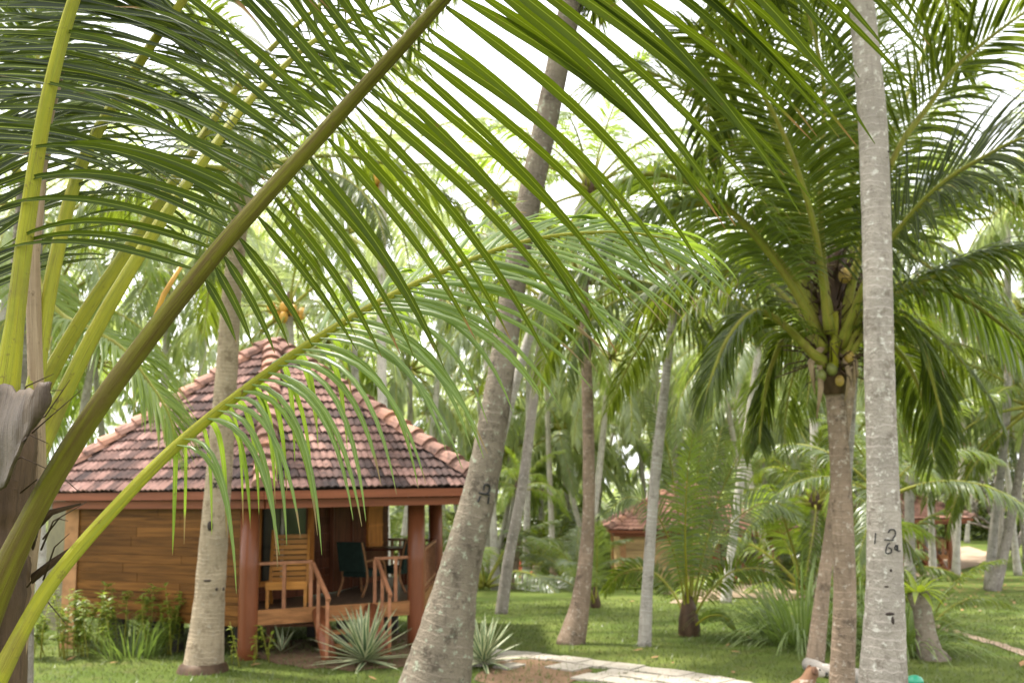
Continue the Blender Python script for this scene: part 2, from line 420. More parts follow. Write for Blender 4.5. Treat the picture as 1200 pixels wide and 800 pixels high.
# ------------------------------------------------------------------ ground
def grass_mat():
    t=NT('lawn'); p=t.pos(); n1=t.noise(.35,4,.6,p); n2=t.noise(2.6,5,.65,p); n3=t.noise(38,3,.7,p)
    col=t.mix(t.step(n1,.35,.65),(.075,.11,.02),(.125,.155,.035))
    col=t.mix(t.math('MULTIPLY',t.step(n2,.48,.72),.6),col,(.125,.11,.045)); n5=t.noise(.9,6,.7,p); col=t.mix(t.math('MULTIPLY',t.step(n5,.56,.72),.7),col,(.055,.065,.018))
    col=t.mix(t.math('MULTIPLY',t.step(n3,.5,.7),.45),col,(.045,.07,.014))
    t.bump(t.math('ADD',n3,n2),.06,.8); return t.fin(col,.95,.1)
M['lawn']=grass_mat()
def sand_mat(name,a,b,peb=(.30,.25,.19)):
    t=NT(name); p=t.pos(); n1=t.noise(1.4,5,.65,p); n2=t.noise(30,4,.7,p)
    col=t.mix(t.step(n1,.3,.7),a,b); col=t.mix(t.math('MULTIPLY',t.step(n2,.55,.7),.5),col,peb)
    t.bump(n2,.03,.7); return t.fin(col,.95,.1)
M['sand']=sand_mat('pale_sand',(.36,.27,.20),(.28,.20,.14))
M['soil']=sand_mat('brown_soil',(.20,.125,.075),(.13,.08,.05),(.26,.2,.14))
M['stone']=sand_mat('path_stone',(.40,.36,.30),(.30,.265,.22),(.22,.20,.17))
M['gravel']=sand_mat('white_gravel',(.50,.49,.46),(.40,.39,.37),(.30,.29,.27))
mb=MB()
ys=[-60,-20,0,8]+[12+i*1.0 for i in range(44)]+[60,70,90,130,200,320,500]
xs=[-400,-150,-60,-30,-15,0,15,30,60,150,400]
vs=[(x,y,G(y)) for y in ys for x in xs]; nx=len(xs)
mb.add(vs,[(j*nx+i,j*nx+i+1,(j+1)*nx+i+1,(j+1)*nx+i) for j in range(len(ys)-1) for i in range(nx-1)])
struct(mb,'ground',M['lawn'],True)
def blob(name,px,mat,z=.012,seed=0,sub=6,jit=.12):
    """irregular ground patch from an outline of picture points laid on the terrain"""
    g=random.Random(seed); P=[gp(*p) for p in px]; c=sum(P,V((0,0,0)))/len(P)
    ring=[]
    Q=cr([tuple(p) for p in P]+[tuple(P[0])],len(P)*sub)[:-1]
    vs=[]; nR=7
    for k in range(nR+1):
        f=k/nR
        for q in Q:
            h=(math.sin(q[0]*3.1+q[1]*2.3)+math.sin(q[0]*7.7-q[1]*5.1)+g.uniform(-1,1))*jit*f
            p=c.lerp(V(q),f*(1+h*.35)); vs.append((p.x,p.y,G(p.y)+z))
    n=len(Q); fs=[(k*n+i,k*n+(i+1)%n,(k+1)*n+(i+1)%n,(k+1)*n+i) for k in range(nR) for i in range(n)]
    mb=MB(); mb.add(vs,fs); o=struct(mb,name,mat); return o
blob('soil_patch',[(585,772),(640,774),(690,783),(672,800),(600,806),(560,796)],M['soil'],.012,1)
blob('soil_yard',[(250,752),(400,748),(480,742),(500,762),(470,782),(390,784),(300,770)],M['soil'],.012,2)
blob('sand_path',[(770,694),(830,690),(868,672),(905,676),(945,690),(925,703),(870,701),(800,706)],M['sand'],.012,3)
blob('sand_yard',[(1055,664),(1085,652),(1120,640),(1155,646),(1158,657),(1120,668),(1075,676)],M['sand'],.012,4)
blob('gravel_bed',[(600,684),(625,677),(660,680),(668,686),(640,692),(612,691)],M['gravel'],.012,5)
# thin worn track on the right, and the far track on the left
def track(name,pp,width,mat,z=.014):
    P=cr([tuple(gp(*p)) for p in pp],24); vs=[];g=random.Random(3)
    for i,p in enumerate(P):
        a=V(P[min(i+1,23)])-V(P[max(i-1,0)]); a.z=0; s_=V((a.y,-a.x,0)).normalized()*width*.5
        for k in (-1,1):
            q=V(p)+s_*k*g.uniform(.75,1.25); vs.append((q.x,q.y,G(q.y)+z))
    mb=MB(); mb.add(vs,[(2*i,2*i+1,2*i+3,2*i+2) for i in range(23)]); struct(mb,name,mat)
track('worn_track',[(1085,728),(1110,738),(1150,750),(1215,772)],.22,M['sand'])
track('far_track',[(500,668),(560,661),(620,652),(700,645)],2.6,M['gravel'])
# stone slab path
g=random.Random(11); mb=MB()
A=[gp(578,762),gp(640,768),gp(720,778),(gp(800,788)),gp(870,800),gp(960,815)]; A=[V(p) for p in cr([tuple(p) for p in A],60)]
acc=0
for lane in range(3):
    i=0; 
    while i<58:
        st=g.randint(3,5); j=min(59,i+st)
        a,b=A[i],A[j]; d=(b-a); d.z=0; s_=V((d.y,-d.x,0)).normalized()   # towards the camera
        w0,w1=lane*.46+.02+g.uniform(-.03,.03),lane*.46+.43+g.uniform(-.04,.03)
        if not (lane>0 and i<24 and g.random()<.75):
            q=[a+d*.03+s_*w1,a+d*.97+s_*(w1+g.uniform(-.05,.05)),b-d*.03+s_*w0,a+d*.04+s_*(w0+g.uniform(-.02,.05))]
            zt=.035+g.uniform(-.006,.006)
            lo=[V((p.x,p.y,G(p.y)-.05)) for p in q]; hi=[V((p.x,p.y,G(p.y)+zt)) for p in q]
            mb.hexa(lo+hi)
        i=j
struct(mb,'stone_path',M['stone'])

# ------------------------------------------------------------------ huts
def tile_mat(name,tones):
    t=NT(name); i=t.island(); p=t.coord('Object'); n=t.noise(.7,5,.7,p); n2=t.noise(6,5,.7,p)
    f=t.math('ADD',t.math('MULTIPLY',i,.30),t.math('MULTIPLY',n,.70))
    col=t.ramp(f,tones)
    st=t.math('MULTIPLY',t.step(n2,.50,.66),.62); col=t.mix(st,col,(.04,.033,.032)); n6=t.noise(.9,6,.75,p); col=t.mix(t.math('MULTIPLY',t.step(n6,.50,.64),.6),col,(.06,.045,.042))
    t.bump(n2,.012,.6); return t.fin(col,.9,.06)
M['tile']=tile_mat('roof_tile',[(.30,(.04,.034,.035)),(.44,(.10,.066,.06)),(.54,(.20,.118,.10)),(.68,(.29,.175,.15)),(.84,(.38,.26,.225))])
M['tile_far']=tile_mat('roof_tile_far',[(.25,(.22,.12,.10)),(.45,(.36,.19,.15)),(.7,(.45,.25,.20)),(.85,(.5,.3,.25))])
M['ridge']=tile_mat('ridge_tile',[(.22,(.07,.05,.045)),(.40,(.26,.15,.12)),(.58,(.38,.22,.175)),(.74,(.42,.20,.12)),(.85,(.40,.29,.24))])
M['plank']=wood('wall_plank',(.112,.048,.012),.45,.42,(.7,.7,16))  # darkened base colour, shade of the palms overhead is put into it
M['plank_tan']=wood('wall_plank_tan',(.40,.27,.13),.25,.6,(.8,.8,14))
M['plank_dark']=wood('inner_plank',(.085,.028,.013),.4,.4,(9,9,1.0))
M['redwood']=wood('red_paint_wood',(.175,.058,.025),.15,.3,(4,4,.6),.25)
M['fascia']=wood('fascia_paint',(.24,.08,.04),.2,.4,(.6,.6,9),.15)
M['deckwood']=wood('deck_wood',(.27,.125,.05),.35,.45,(2,2,14))
M['floorwood']=wood('floor_wood',(.11,.075,.05),.3,.4,(14,1,1))
M['orange_wood']=wood('orange_wood',(.42,.165,.04),.25,.4,(9,9,1.2))
M['chairwood']=wood('chair_wood',(.36,.155,.032),.22,.35,(1,1,14),.2)
M['concrete']=plain('render_ochre',(.33,.17,.075),.8,.2,5)
M['olive']=plain('olive_plaster',(.085,.075,.035),.85,.25,3)
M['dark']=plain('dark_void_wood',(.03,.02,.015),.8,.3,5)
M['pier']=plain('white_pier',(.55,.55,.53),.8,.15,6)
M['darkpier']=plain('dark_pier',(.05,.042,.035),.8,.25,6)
M['rail']=wood('rail_wood',(.28,.125,.065),.25,.4,(4,4,4),.15)
M['green_cloth']=plain('green_cushion',(.008,.02,.014),.9,.25,12)
M['wicker']=wood('wicker',(.22,.11,.05),.3,.5,(12,12,12))
M['curtain']=plain('pale_curtain',(.36,.33,.26),.9,.15,8)
t=NT('window_glass'); M['glass']=t.fin((.02,.025,.02),.08,.6)

HV={'F':(.36,-3.7),'R':(2.97,-2.5),'Q':(2.98,1.7),'B':(-.36,3.7),'W':(-3.35,2.3),'L':(-3.35,-1.8)}
RV={'F':(.78,-4.5),'R':(4.17,-3.1),'Q':(4.0,2.4),'B':(-.1,4.6),'W':(-3.75,2.7),'L':(-4.0,-2.05)}
def hut(loc,label,wallm,tilem,rz=0.0,detail=True,row=.30,group=None,ZA=5.5):
    base=V(loc); root=empty('hut',base,label,'hut',group); root.rotation_euler=(0,0,rz); root.scale=(1,1,.93)
    hv={k:V((x,y,0)) for k,(x,y) in HV.items()}; rv={k:V((x,y,0)) for k,(x,y) in RV.items()}
    order=['F','R','Q','B','W','L']; ZE=2.80; apex=V((-.25,.1,ZA))
    B=lambda mb,name,mat,smooth=False,par=None: put(mb,name,mat,par or root,smooth)
    def put(mb,name,mats,par,smooth):
        o=bpy.data.objects.new(name,mb.mesh(name,mats,smooth)); COL.objects.link(o); o.parent=par; return o
    up=lambda p,z: V((p.x,p.y,z))
    # roof: boards below, then the tiles
    rb=MB()
    for i in range(6):
        a,b=rv[order[i]],rv[order[(i+1)%6]]
        a,b=a*.96,b*.96; rb.add([up(a,ZE-.09),up(b,ZE-.09),apex+V((0,0,-.12)),up(a,ZE-.05),up(b,ZE-.05),apex+V((0,0,-.07))],[(0,2,1),(3,4,5),(0,1,4,3)])
    roof=B(rb,'roof',M['dark'])
    g=random.Random(int(base.x*10)+3); tm=MB(); tw=.235
    for i in range(6):
        a,b=up(rv[order[i]],ZE),up(rv[order[(i+1)%6]],ZE)
        e=(b-a); W=e.length; e.normalize(); foot=a+e*((apex-a).dot(e)); s_=(apex-foot); H=s_.length; s_.normalize(); n=e.cross(s_)
        ua=(apex-a).dot(e)
        for r_ in range(int(H/row)+1):
            v0=r_*row-.05; v1=v0+row*1.22
            lo,hi=ua*max(0,v0)/H, W-(W-ua)*max(0,v0)/H
            sh=(r_%2)*tw*.5; k=int((lo-sh)/tw)-1
            while k*tw+sh<hi:
                x0,x1=k*tw+sh,(k+1)*tw+sh; k+=1
                if x1<=lo+.02 or x0>=hi-.02: continue
                x0=max(x0,lo); x1=min(x1,hi); lift=.055+g.uniform(-.012,.014); dz=g.uniform(-.012,.012); sk=g.uniform(-.012,.012)
                vs=[];np_=5; prof=(.012,.036,.004,.038,.012)
                for (v,l) in ((v0,lift),(v1,.008)):
                    l_,h_=ua*min(1,max(0,v)/H),W-(W-ua)*min(1,max(0,v)/H)
                    for q in range(np_):
                        x=x0+(x1-x0-.006)*q/(np_-1)+ (sk if v==v0 else 0); x=min(max(x,l_),h_)
                        vs.append(a+e*x+s_*(min(v,H)+dz)+n*(l+prof[q]))
                bot=[p-n*.022 for p in vs[:np_]]
                tm.add(vs+bot,[(q,q+1,np_+q+1,np_+q) for q in range(np_-1)]+[(2*np_+q,2*np_+q+1,q+1,q) for q in range(np_-1)])
    B(tm,'roof_tiles',M[tilem],False,roof)
    rm=MB()
    for k in order:
        a=up(rv[k],ZE+.05); d=apex+V((0,0,.03))-a; L=d.length; d.normalize(); sd=d.cross(V((0,0,1))).normalized(); nn=sd.cross(d)
        m_=int(L/.36)
        for j in range(m_+1):
            s0=j*.36-.03; s1=s0+.44; vs=[]
            for s_,rr,l in ((s0,.20,.055),(s1,.165,.0)):
                for q in range(7):
                    th=math.pi*q/6; vs.append(a+d*min(s_,L)+sd*math.cos(th)*rr*1.05+nn*(math.sin(th)*rr*.95-.03+l))
            c=len(vs); vs+= [a+d*s0+nn*.0]
            rm.add(vs,[(q,q+1,8+q,7+q) for q in range(6)]+[(c,q+1,q) for q in range(6)])
    B(rm,'ridge_tiles',M['ridge'],False,roof)
    fm=MB()
    for i in range(6):
        a,b=rv[order[i]]*.99,rv[order[(i+1)%6]]*.99
        fm.bar(up(a,ZE-.10),up(b,ZE-.10),.04,.14); a,b=a*.93,b*.93
        fm.bar(up(a,ZE-.26),up(b,ZE-.26),.10,.14)
    B(fm,'fascia_board',M['fascia'],False,roof)
    # columns
    for k in ('F','R','Q'):
        mb=MB(); p=hv[k]; mb.tube([up(p,-.25),up(p,.1),up(p,1.4),up(p,2.72)],[.165,.158,.155,.15],20); B(mb,'column',M['redwood'],True)
    for k in ('L','W','B'):
        mb=MB(); p=hv[k]; mb.box((p.x,p.y,1.2),(.24,.24,2.95)); B(mb,'corner_post',M['concrete'])
    # floor
    mb=MB(); ins={k:hv[k]*1.0 for k in order}
    N=6; mb.add([up(ins[k],.56) for k in order]+[up(ins[k],.68) for k in order],[tuple(range(5,-1,-1)),tuple(range(6,12))]+[(i,(i+1)%6,6+(i+1)%6,6+i) for i in range(6)])
    B(mb,'floor',M['floorwood'])
    mb=MB(); 
    for a,b in (('F','R'),('R','Q')): 
        pa,pb=hv[a]*1.008,hv[b]*1.008; mb.bar(up(pa,.58),up(pb,.58),.07,.26)
    B(mb,'deck_beam',M['deckwood'])
    # plank walls
    def wall(a,b,z0,z1,mat,name='wall',h=.17,th=.05,par=None):
        mb=MB(); a,b=V(a),V(b); z=z0; d=(b-a); gg=random.Random(5)
        while z<z1-.02:
            hh=min(h*gg.uniform(.85,1.15),z1-z); s_=gg.uniform(.3,.7); j=gg.uniform(-.006,.006); nrm=V((d.y,-d.x,0)).normalized()*j
            for q0,q1 in ((0,s_-.0012),(s_+.0012,1)):
                mb.bar(up(a+d*q0+nrm,z+hh/2),up(a+d*q1+nrm,z+hh/2),th,hh-.012)
            z+=hh
        mb.bar(up(a,(z0+z1)/2),up(b,(z0+z1)/2),th*.4,z1-z0-.02)
        return B(mb,name,mat,False,par)
    def shift(a,b,f0,f1,inn=.0):
        a,b=hv[a],hv[b]; return a.lerp(b,f0)*(1-inn),a.lerp(b,f1)*(1-inn)
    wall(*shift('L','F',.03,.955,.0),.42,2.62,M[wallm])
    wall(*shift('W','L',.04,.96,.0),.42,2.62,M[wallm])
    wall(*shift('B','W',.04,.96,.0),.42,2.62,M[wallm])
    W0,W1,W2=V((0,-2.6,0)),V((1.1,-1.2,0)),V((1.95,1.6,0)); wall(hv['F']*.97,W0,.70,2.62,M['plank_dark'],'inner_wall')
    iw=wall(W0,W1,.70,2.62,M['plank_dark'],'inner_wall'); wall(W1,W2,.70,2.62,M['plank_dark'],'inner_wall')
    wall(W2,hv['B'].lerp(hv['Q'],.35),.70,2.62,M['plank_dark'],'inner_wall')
    # window, door and shutter on the inner walls
    nrm=V(((W1-W0).y,-(W1-W0).x,0)).normalized(); fr=lambda f:W0.lerp(W1,f)+nrm*.045
    wn=MB()
    for f in (.12,.80): wn.bar(up(fr(f),1.0),up(fr(f),2.55),.13,.05)
    wn.bar(up(fr(.12),1.02),up(fr(.80),1.02),.06,.1); wn.bar(up(fr(.12),2.5),up(fr(.80),2.5),.06,.1)
    win=B(wn,'window_frame',M['orange_wood'])
    pn=MB(); pn.bar(up(fr(.19),1.76),up(fr(.73),1.76),.012,1.4); B(pn,'pane',M['glass'],False,win)
    cu=MB(); cu.bar(up(fr(.40)+nrm*.02,1.76),up(fr(.44)+nrm*.02,1.76),.012,1.38); B(cu,'curtain',M['curtain'],False,win)
    n2=V(((W2-W1).y,-(W2-W1).x,0)).normalized(); f2=lambda f:W1.lerp(W2,f)+n2*.04
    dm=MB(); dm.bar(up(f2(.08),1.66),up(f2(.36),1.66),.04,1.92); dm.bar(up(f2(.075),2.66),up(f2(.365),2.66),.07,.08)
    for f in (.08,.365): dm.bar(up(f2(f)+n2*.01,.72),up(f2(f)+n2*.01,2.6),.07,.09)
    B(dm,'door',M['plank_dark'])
    sm=MB(); sm.bar(up(f2(.62),1.95),up(f2(.86),1.95),.06,.95)
    for z in (1.55,1.95,2.35): sm.bar(up(f2(.62)+n2*.035,z),up(f2(.86)+n2*.035,z),.02,.05)
    B(sm,'shutter',M['orange_wood'])
    # ceiling under the eaves
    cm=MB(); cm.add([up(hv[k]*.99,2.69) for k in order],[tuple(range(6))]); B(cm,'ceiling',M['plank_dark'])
    # back screen wall low, railings
    def rail(a,b,n=5,z0=.70,z1=1.55):
        mb=MB(); a,b=V(a),V(b); mb.bar(up(a,z1),up(b,z1),.07,.055); mb.bar(up(a,z0+.12),up(b,z0+.12),.045,.05)
        for k in range(n): p=a.lerp(b,(k+.5)/n); mb.bar(up(p,z0),up(p,z1-.03),.05,.05)
        return B(mb,'railing',M['rail'])
    rail(*shift('R','Q',.04,.96),n=9)
    rail(*shift('Q','B',.05,.5),n=8)
    F_,R_=hv['F'],hv['R']; e=(R_-F_).normalized(); out=V((e.y,-e.x,0)); q=lambda f:F_.lerp(R_,f)
    def prail(a,b,posts):
        mb=MB(); mb.bar(up(a,1.50),up(b,1.50),.06,.05)
        for p in posts: mb.bar(up(p,.70),up(p,1.48),.055,.055)
        return B(mb,'railing',M['rail'])
    prail(q(.05),q(.36),[q(.2),q(.355)]); prail(q(.735),q(.95),[q(.74),q(.87)])
    # stairs
    s0,s1=q(.40),q(.71)
    for s_ in (s0,s1):
        mb=MB(); mb.tube([up(s_,.62)+out*.04,up(s_+out*.42,.28),up(s_+out*.82,-.12)],[.12,.13,.125],14); B(mb,'stair_beam',M['redwood'],True)
    for k in range(3):
        mb=MB(); z=.50-.2*k; o_=out*(.20+.24*k); mb.bar(up(s0+o_+e*.1,z),up(s1+o_-e*.1,z),.26,.045); B(mb,'stair_tread',M['deckwood'])
    for s_,sg in ((q(.36),1),(q(.75),-1)):
        mb=MB(); a=s_+out*.05; b=s_+out*.95+e*.05*sg
        mb.bar(up(a,1.47),up(b,.92),.055,.06)
        for f in (.38,.93): p=a.lerp(b,f); zt=1.47+(.92-1.47)*f; mb.bar(up(p,-.05 if f>.5 else .2),up(p,zt-.02),.05,.05)
        B(mb,'stair_rail',M['rail'])
    # piers under the floor
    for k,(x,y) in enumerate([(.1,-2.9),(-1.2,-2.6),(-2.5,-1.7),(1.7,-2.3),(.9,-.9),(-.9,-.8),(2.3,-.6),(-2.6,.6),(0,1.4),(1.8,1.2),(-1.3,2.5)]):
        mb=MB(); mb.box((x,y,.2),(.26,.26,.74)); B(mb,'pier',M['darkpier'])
    for (x,y,w) in ((.95,.9,.75),(1.9,1.1,.5)):
        mb=MB(); mb.box((x,y,.22),(w,.25,.6)); B(mb,'pier',M['pier'])
    return root
O=V((-4.70,20.3,0)); 
def hut_at(px,y,drop=0): return V((X_at(px,y),y,G(y)+drop))
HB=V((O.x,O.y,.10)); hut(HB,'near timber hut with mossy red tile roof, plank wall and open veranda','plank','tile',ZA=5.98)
hut(V((8.1,46.5,G(46)-.15)),'far hut with tan wall and faded pink tile roof behind the young palms','plank_tan','tile_far',detail=False,ZA=4.9)
hut(V((20.9,57.5,G(54)+.1)),'small far orange hut on the right beside the bare tree','orange_wood','tile_far',rz=R(-12),ZA=4.9)
hl=lambda x,y,z: HB+V((x,y,z))
# low olive side wall left of the near hut
mb=MB(); a,b=hl(-3.55,-1.2,0),hl(-4.7,0.2,0); mb.bar(a+V((0,0,1.2)),b+V((0,0,1.2)),.12,2.5); mb.bar(a+V((0,0,2.49)),b+V((0,0,2.49)),.18,.08)
solo(mb,'side_wall',M['olive'],(a+b)/2,'dark olive wall standing behind the left corner of the near hut','wall')

# ------------------------------------------------------------------ veranda furniture
def slat_chair(loc,rz):
    root=empty('veranda_chair',loc,'tall slatted wooden chair facing out on the near veranda','chair'); root.rotation_euler=(0,0,rz)
    def put(mb,name): o=bpy.data.objects.new(name,mb.mesh(name,M['chairwood'])); COL.objects.link(o); o.parent=root
    mb=MB()
    for k in range(9):
        z=.43+k*.088; y=.22+k*.035; mb.bar((-.30,y,z),(.30,y,z),.022,.072)
    put(mb,'backrest')
    for x in (-.31,.31):
        mb=MB(); mb.bar((x,.16,.30),(x,.54,1.24),.045,.06); put(mb,'back_post')
        mb=MB(); mb.bar((x,-.28,0),(x,-.26,.42),.05,.06); put(mb,'leg')
        mb=MB(); mb.bar((x,.46,0),(x,.2,.40),.05,.06); put(mb,'leg')
    mb=MB()
    for k in range(6): mb.bar((-.30,-.28+k*.09,.40-k*.012),(.30,-.28+k*.09,.40-k*.012),.075,.022)
    mb.bar((-.34,-.315,.37),(.34,-.315,.37),.03,.13); put(mb,'seat')
slat_chair(at(337,706,17.75)*0+V((at(337,706,17.35).x,17.35,HB.z+.635)),R(8))
def arm_chair(loc,rz,label):
    root=empty('armchair',loc,label,'armchair'); root.rotation_euler=(0,0,rz)
    def put(mb,name,mat,sm=False): o=bpy.data.objects.new(name,mb.mesh(name,M[mat],sm)); COL.objects.link(o); o.parent=root
    for x in (-.30,.30):
        mb=MB(); mb.tube(cr([(x,-.32,0),(x,-.28,.3),(x,-.2,.60),(x,.1,.64),(x,.3,.62)],14),.024,8); put(mb,'arm','wicker',True)
        mb=MB(); mb.tube(cr([(x*.95,.40,0),(x*.95,.25,.3),(x*.95,.33,.7),(x*.95,.42,.98)],14),.024,8); put(mb,'leg','wicker',True)
    mb=MB(); mb.box((0,-.02,.40),(.56,.58,.12)); put(mb,'seat','green_cloth')
    mb=MB(); mb.hexa([V(p) for p in [(-.29,.24,.44),(.29,.24,.44),(.29,.34,.44),(-.29,.34,.44),(-.29,.36,.98),(.29,.36,.98),(.29,.45,.98),(-.29,.45,.98)]]); put(mb,'backrest','green_cloth')
fz=HB.z+.635
arm_chair(V((at(426,690,19.0).x,19.0,fz)),R(150),'green cushioned cane armchair beside the dark veranda table')
arm_chair(V((at(466,690,19.6).x,19.6,fz)),R(-120),'green cushioned cane armchair half hidden behind the right veranda column')
tl=V((at(449,680,20.5).x,20.5,fz)); root=empty('veranda_table',tl,'dark wooden table at the back of the near veranda','table')
mb=MB(); mb.box(tl+V((0,0,.74)),(1.0,.7,.05)); mb.build('tabletop',M['plank_dark'],root)
for x in (-.42,.42):
    for y in (-.28,.28): mb=MB(); mb.box(tl+V((x,y,.36)),(.06,.06,.72)); mb.build('leg',M['plank_dark'],root)
# bench stored under the floor
bl=V((at(345,740,19.0).x,19.0,G(19))); root=empty('low_bench',bl,'low dark bench in the shade under the near hut floor','bench')
mb=MB(); mb.box(bl+V((0,0,.32)),(1.1,.3,.05)); mb.build('seat',M['rail'],root)
for x in (-.45,.45): mb=MB(); mb.box(bl+V((x,0,.15)),(.08,.26,.30)); mb.build('leg',M['rail'],root)

# ------------------------------------------------------------------ foreground palm (left)
fgb=V((X_at(-10,2.95),2.95,0))
fg=empty('coconut_palm',fgb,'young coconut palm closest to the camera with big green fronds overhead','palm tree')
mb=MB(); trunk_tube(mb,[fgb+V((-.05,.05,-.05)),fgb+V((-.03,.02,.6)),at(-22,760,2.9),at(-14,640,2.9),at(-2,540,2.9),at(10,470,2.92)],[.19,.15,.12,.105,.10,.07],16,60,.05,3); mb.build('trunk',M['fibre'],fg,True)
def fg_frond(px,leafm,rachm,**kw):
    le,ra=MB(),MB(); frond([at(*p) for p in px],le,ra,**kw)
    o=ra.build('frond',M[rachm],fg,True); l=le.build('leaflets',M[leafm],fg,True); l.parent=o
    return o
# the great frond overhead
fg_frond([(-40,775,2.75),(8,665,2.72),(62,560,2.70),(130,455,2.68),(250,300,2.64),(370,165,2.62),(470,55,2.50),(560,-40,2.38),(700,-150,2.15),(860,-230,1.95),(1010,-260,1.85)],
  'leaf_fg','rach_olive',n=58,L=.98,W=.034,segs=12,start=.36,droop=.50,sag=.02,rlen=(.30,2.1),ang=(110,36),vee=8,nref=(.30,.85,.35),r=(.033,.006),seed=4,M_=90,flat=.8,sides=14,jit=.65,miss=.05,prof=.16)
# the lower arching pale frond
fg_frond([(-45,880,2.66),(0,790,2.70),(55,690,2.76),(130,600,2.86),(215,515,2.98),(330,425,3.05),(430,362,3.12),(520,318,3.2),(620,282,3.25),(720,272,3.3),(785,280,3.32)],
  'leaf_pale','rach_yellow',n=58,L=.68,W=.025,segs=9,start=.34,droop=(3.4,.75,2.0),ang=(68,16),vee=-4,nref=(.1,-.05,1.0),nref2=(.0,-.75,.7),r=(.021,.003),seed=9,M_=80,sides=12,jit=.9,miss=.05,prof=.22)
# upright yellow petioles and their fronds
fg_frond([(4,480,2.75),(16,390,2.75),(32,260,2.75),(55,120,2.72),(90,-10,2.7),(150,-160,2.65),(260,-290,2.55)],
  'leaf_fg','rach_yellow',n=30,L=.95,W=.036,segs=9,start=.66,droop=.75,ang=(85,40),vee=10,nref=(.2,.8,-.2),r=(.023,.008),seed=14,M_=60,sides=12)
fg_frond([(20,570,2.95),(38,470,3.0),(62,320,3.1),(95,195,3.2),(150,95,3.3),(215,0,3.35),(300,-110,3.35),(420,-200,3.3)],
  'leaf_fg','rach_yellow',n=44,L=.9,W=.020,segs=8,start=.42,droop=.7,ang=(88,40),vee=10,nref=(.3,.85,.2),r=(.024,.006),seed=15,rlen=(.25,.6),miss=.22,M_=60,sides=10)
fg_frond([(10,560,3.1),(40,475,3.2),(95,375,3.3),(160,278,3.45),(215,195,3.6),(265,120,3.75),(330,45,3.9),(420,-30,4.0)],
  'leaf_fg','rach_yellow',n=40,L=.85,W=.020,segs=8,start=.4,droop=.8,ang=(85,40),vee=10,nref=(.3,.85,.25),r=(.026,.005),seed=16,rlen=(.25,.6),miss=.22,M_=60,sides=10)
fg_frond([(24,570,3.0),(66,480,3.1),(128,358,3.2),(195,250,3.35),(245,180,3.5),(300,110,3.7),(380,40,3.9),(470,0,4.1)],
  'leaf_fg','rach_yellow',n=38,L=.8,W=.020,segs=8,start=.42,droop=.9,ang=(82,38),vee=8,nref=(.3,.8,.4),r=(.026,.005),seed=17,rlen=(.25,.6),miss=.22,M_=60,sides=10)
fg_frond([(-20,520,2.9),(-30,350,2.9),(-45,180,2.95),(-20,20,3.0),(40,-60,3.1),(130,-90,3.2)],
  'leaf_dark','rach_olive',n=54,L=.9,W=.028,segs=8,start=.45,droop=.5,ang=(85,45),vee=4,nref=(-.2,.9,.3),r=(.03,.006),seed=18,M_=50)
fg_frond([(-30,560,3.0),(-70,420,3.1),(-130,260,3.2),(-150,120,3.3),(-120,10,3.4)],
  'leaf_dark','rach_olive',n=54,L=1.0,W=.028,segs=8,start=.3,droop=.45,ang=(85,45),vee=4,nref=(-.2,.9,.3),r=(.03,.006),seed=19,M_=50)
# orange flower stalk, dry stubs, curled sheath
mb=MB(); mb.tube([at(170,400,3.1),at(192,345,3.1),at(212,312,3.1)],[.004,.009,.007],8); mb.build('flower_stalk',M['coco_orange'],fg,True)
def sheet(rows,mat,name,parent,th=.006):
    mb=MB(); n=len(rows[0]); vs=[p for r_ in rows for p in r_]; m=len(rows)
    mb.add(vs,[(i*n+k,i*n+k+1,(i+1)*n+k+1,(i+1)*n+k) for i in range(m-1) for k in range(n-1)],[(k/(n-1),i/(m-1)*.3) for i in range(m) for k in range(n)])
    o=mb.build(name,M[mat],parent,True); s_=o.modifiers.new('thick','SOLIDIFY'); s_.thickness=th; return o
rows=[]; g=random.Random(6)
jag=[g.uniform(-5,5) for _ in range(13)]
for i in range(13):
    f=i/12; row_=[]
    for k in range(13):
        h=k/12; px=-14+78*h-22*f*h-6*f+3*math.sin(f*7+h*5); py=446+12*math.sin(h*3.2)+jag[k]*(1-f)+(128-70*h*h)*f+2.5*math.sin(h*19+f*4); y=2.60+.13*math.cos(h*3.4)-.05*math.sin(f*3.1)*(1-h)+.008*math.sin(h*23+f*9)
        row_.append(at(px,py,y))
    rows.append(row_)
sheet(rows,'sheath','leaf_sheath',fg,.008)
g=random.Random(44)
for i in range(16):
    a=(g.uniform(2,60),g.uniform(480,720)); mb=MB(); mb.tube([at(a[0],a[1],2.85),at(a[0]+g.uniform(8,26),a[1]-g.uniform(5,40),2.82),at(a[0]+g.uniform(20,60),a[1]+g.uniform(-60,25),2.80)],[.003,.0022,.001],5); mb.build('loose_fibre',M['fibre'],fg,True)
for (a,b,c,w) in (((20,640),(60,600),(95,590),.012),((10,700),(60,660),(110,625),.014),((5,560),(40,640),(60,560),.016)):
    mb=MB(); mb.tube([at(*a,2.95),at(*b,2.93),at(*c,2.92)],[w,w*.8,.003],8,flat=.3); mb.build('dry_stub',M['fibre'],fg,True)
mb=MB(); mb.tube([at(-10,980,2.9),at(20,760,2.93),at(45,560,2.98),at(38,300,3.05),at(52,150,3.1),at(70,80,3.12)],[.03,.028,.024,.022,.020,.018],10); mb.build('dry_petiole',M['rach_dry'],fg,True)

# ------------------------------------------------------------------ palms in the middle distance
def line(path): 
    def cx(py):
        P=sorted(path,key=lambda p:p[1])
        for a,b in zip(P,P[1:]):
            if a[1]<=py<=b[1]: return a[0]+(b[0]-a[0])*(py-a[1])/(b[1]-a[1])
        return P[0][0]
    return cx
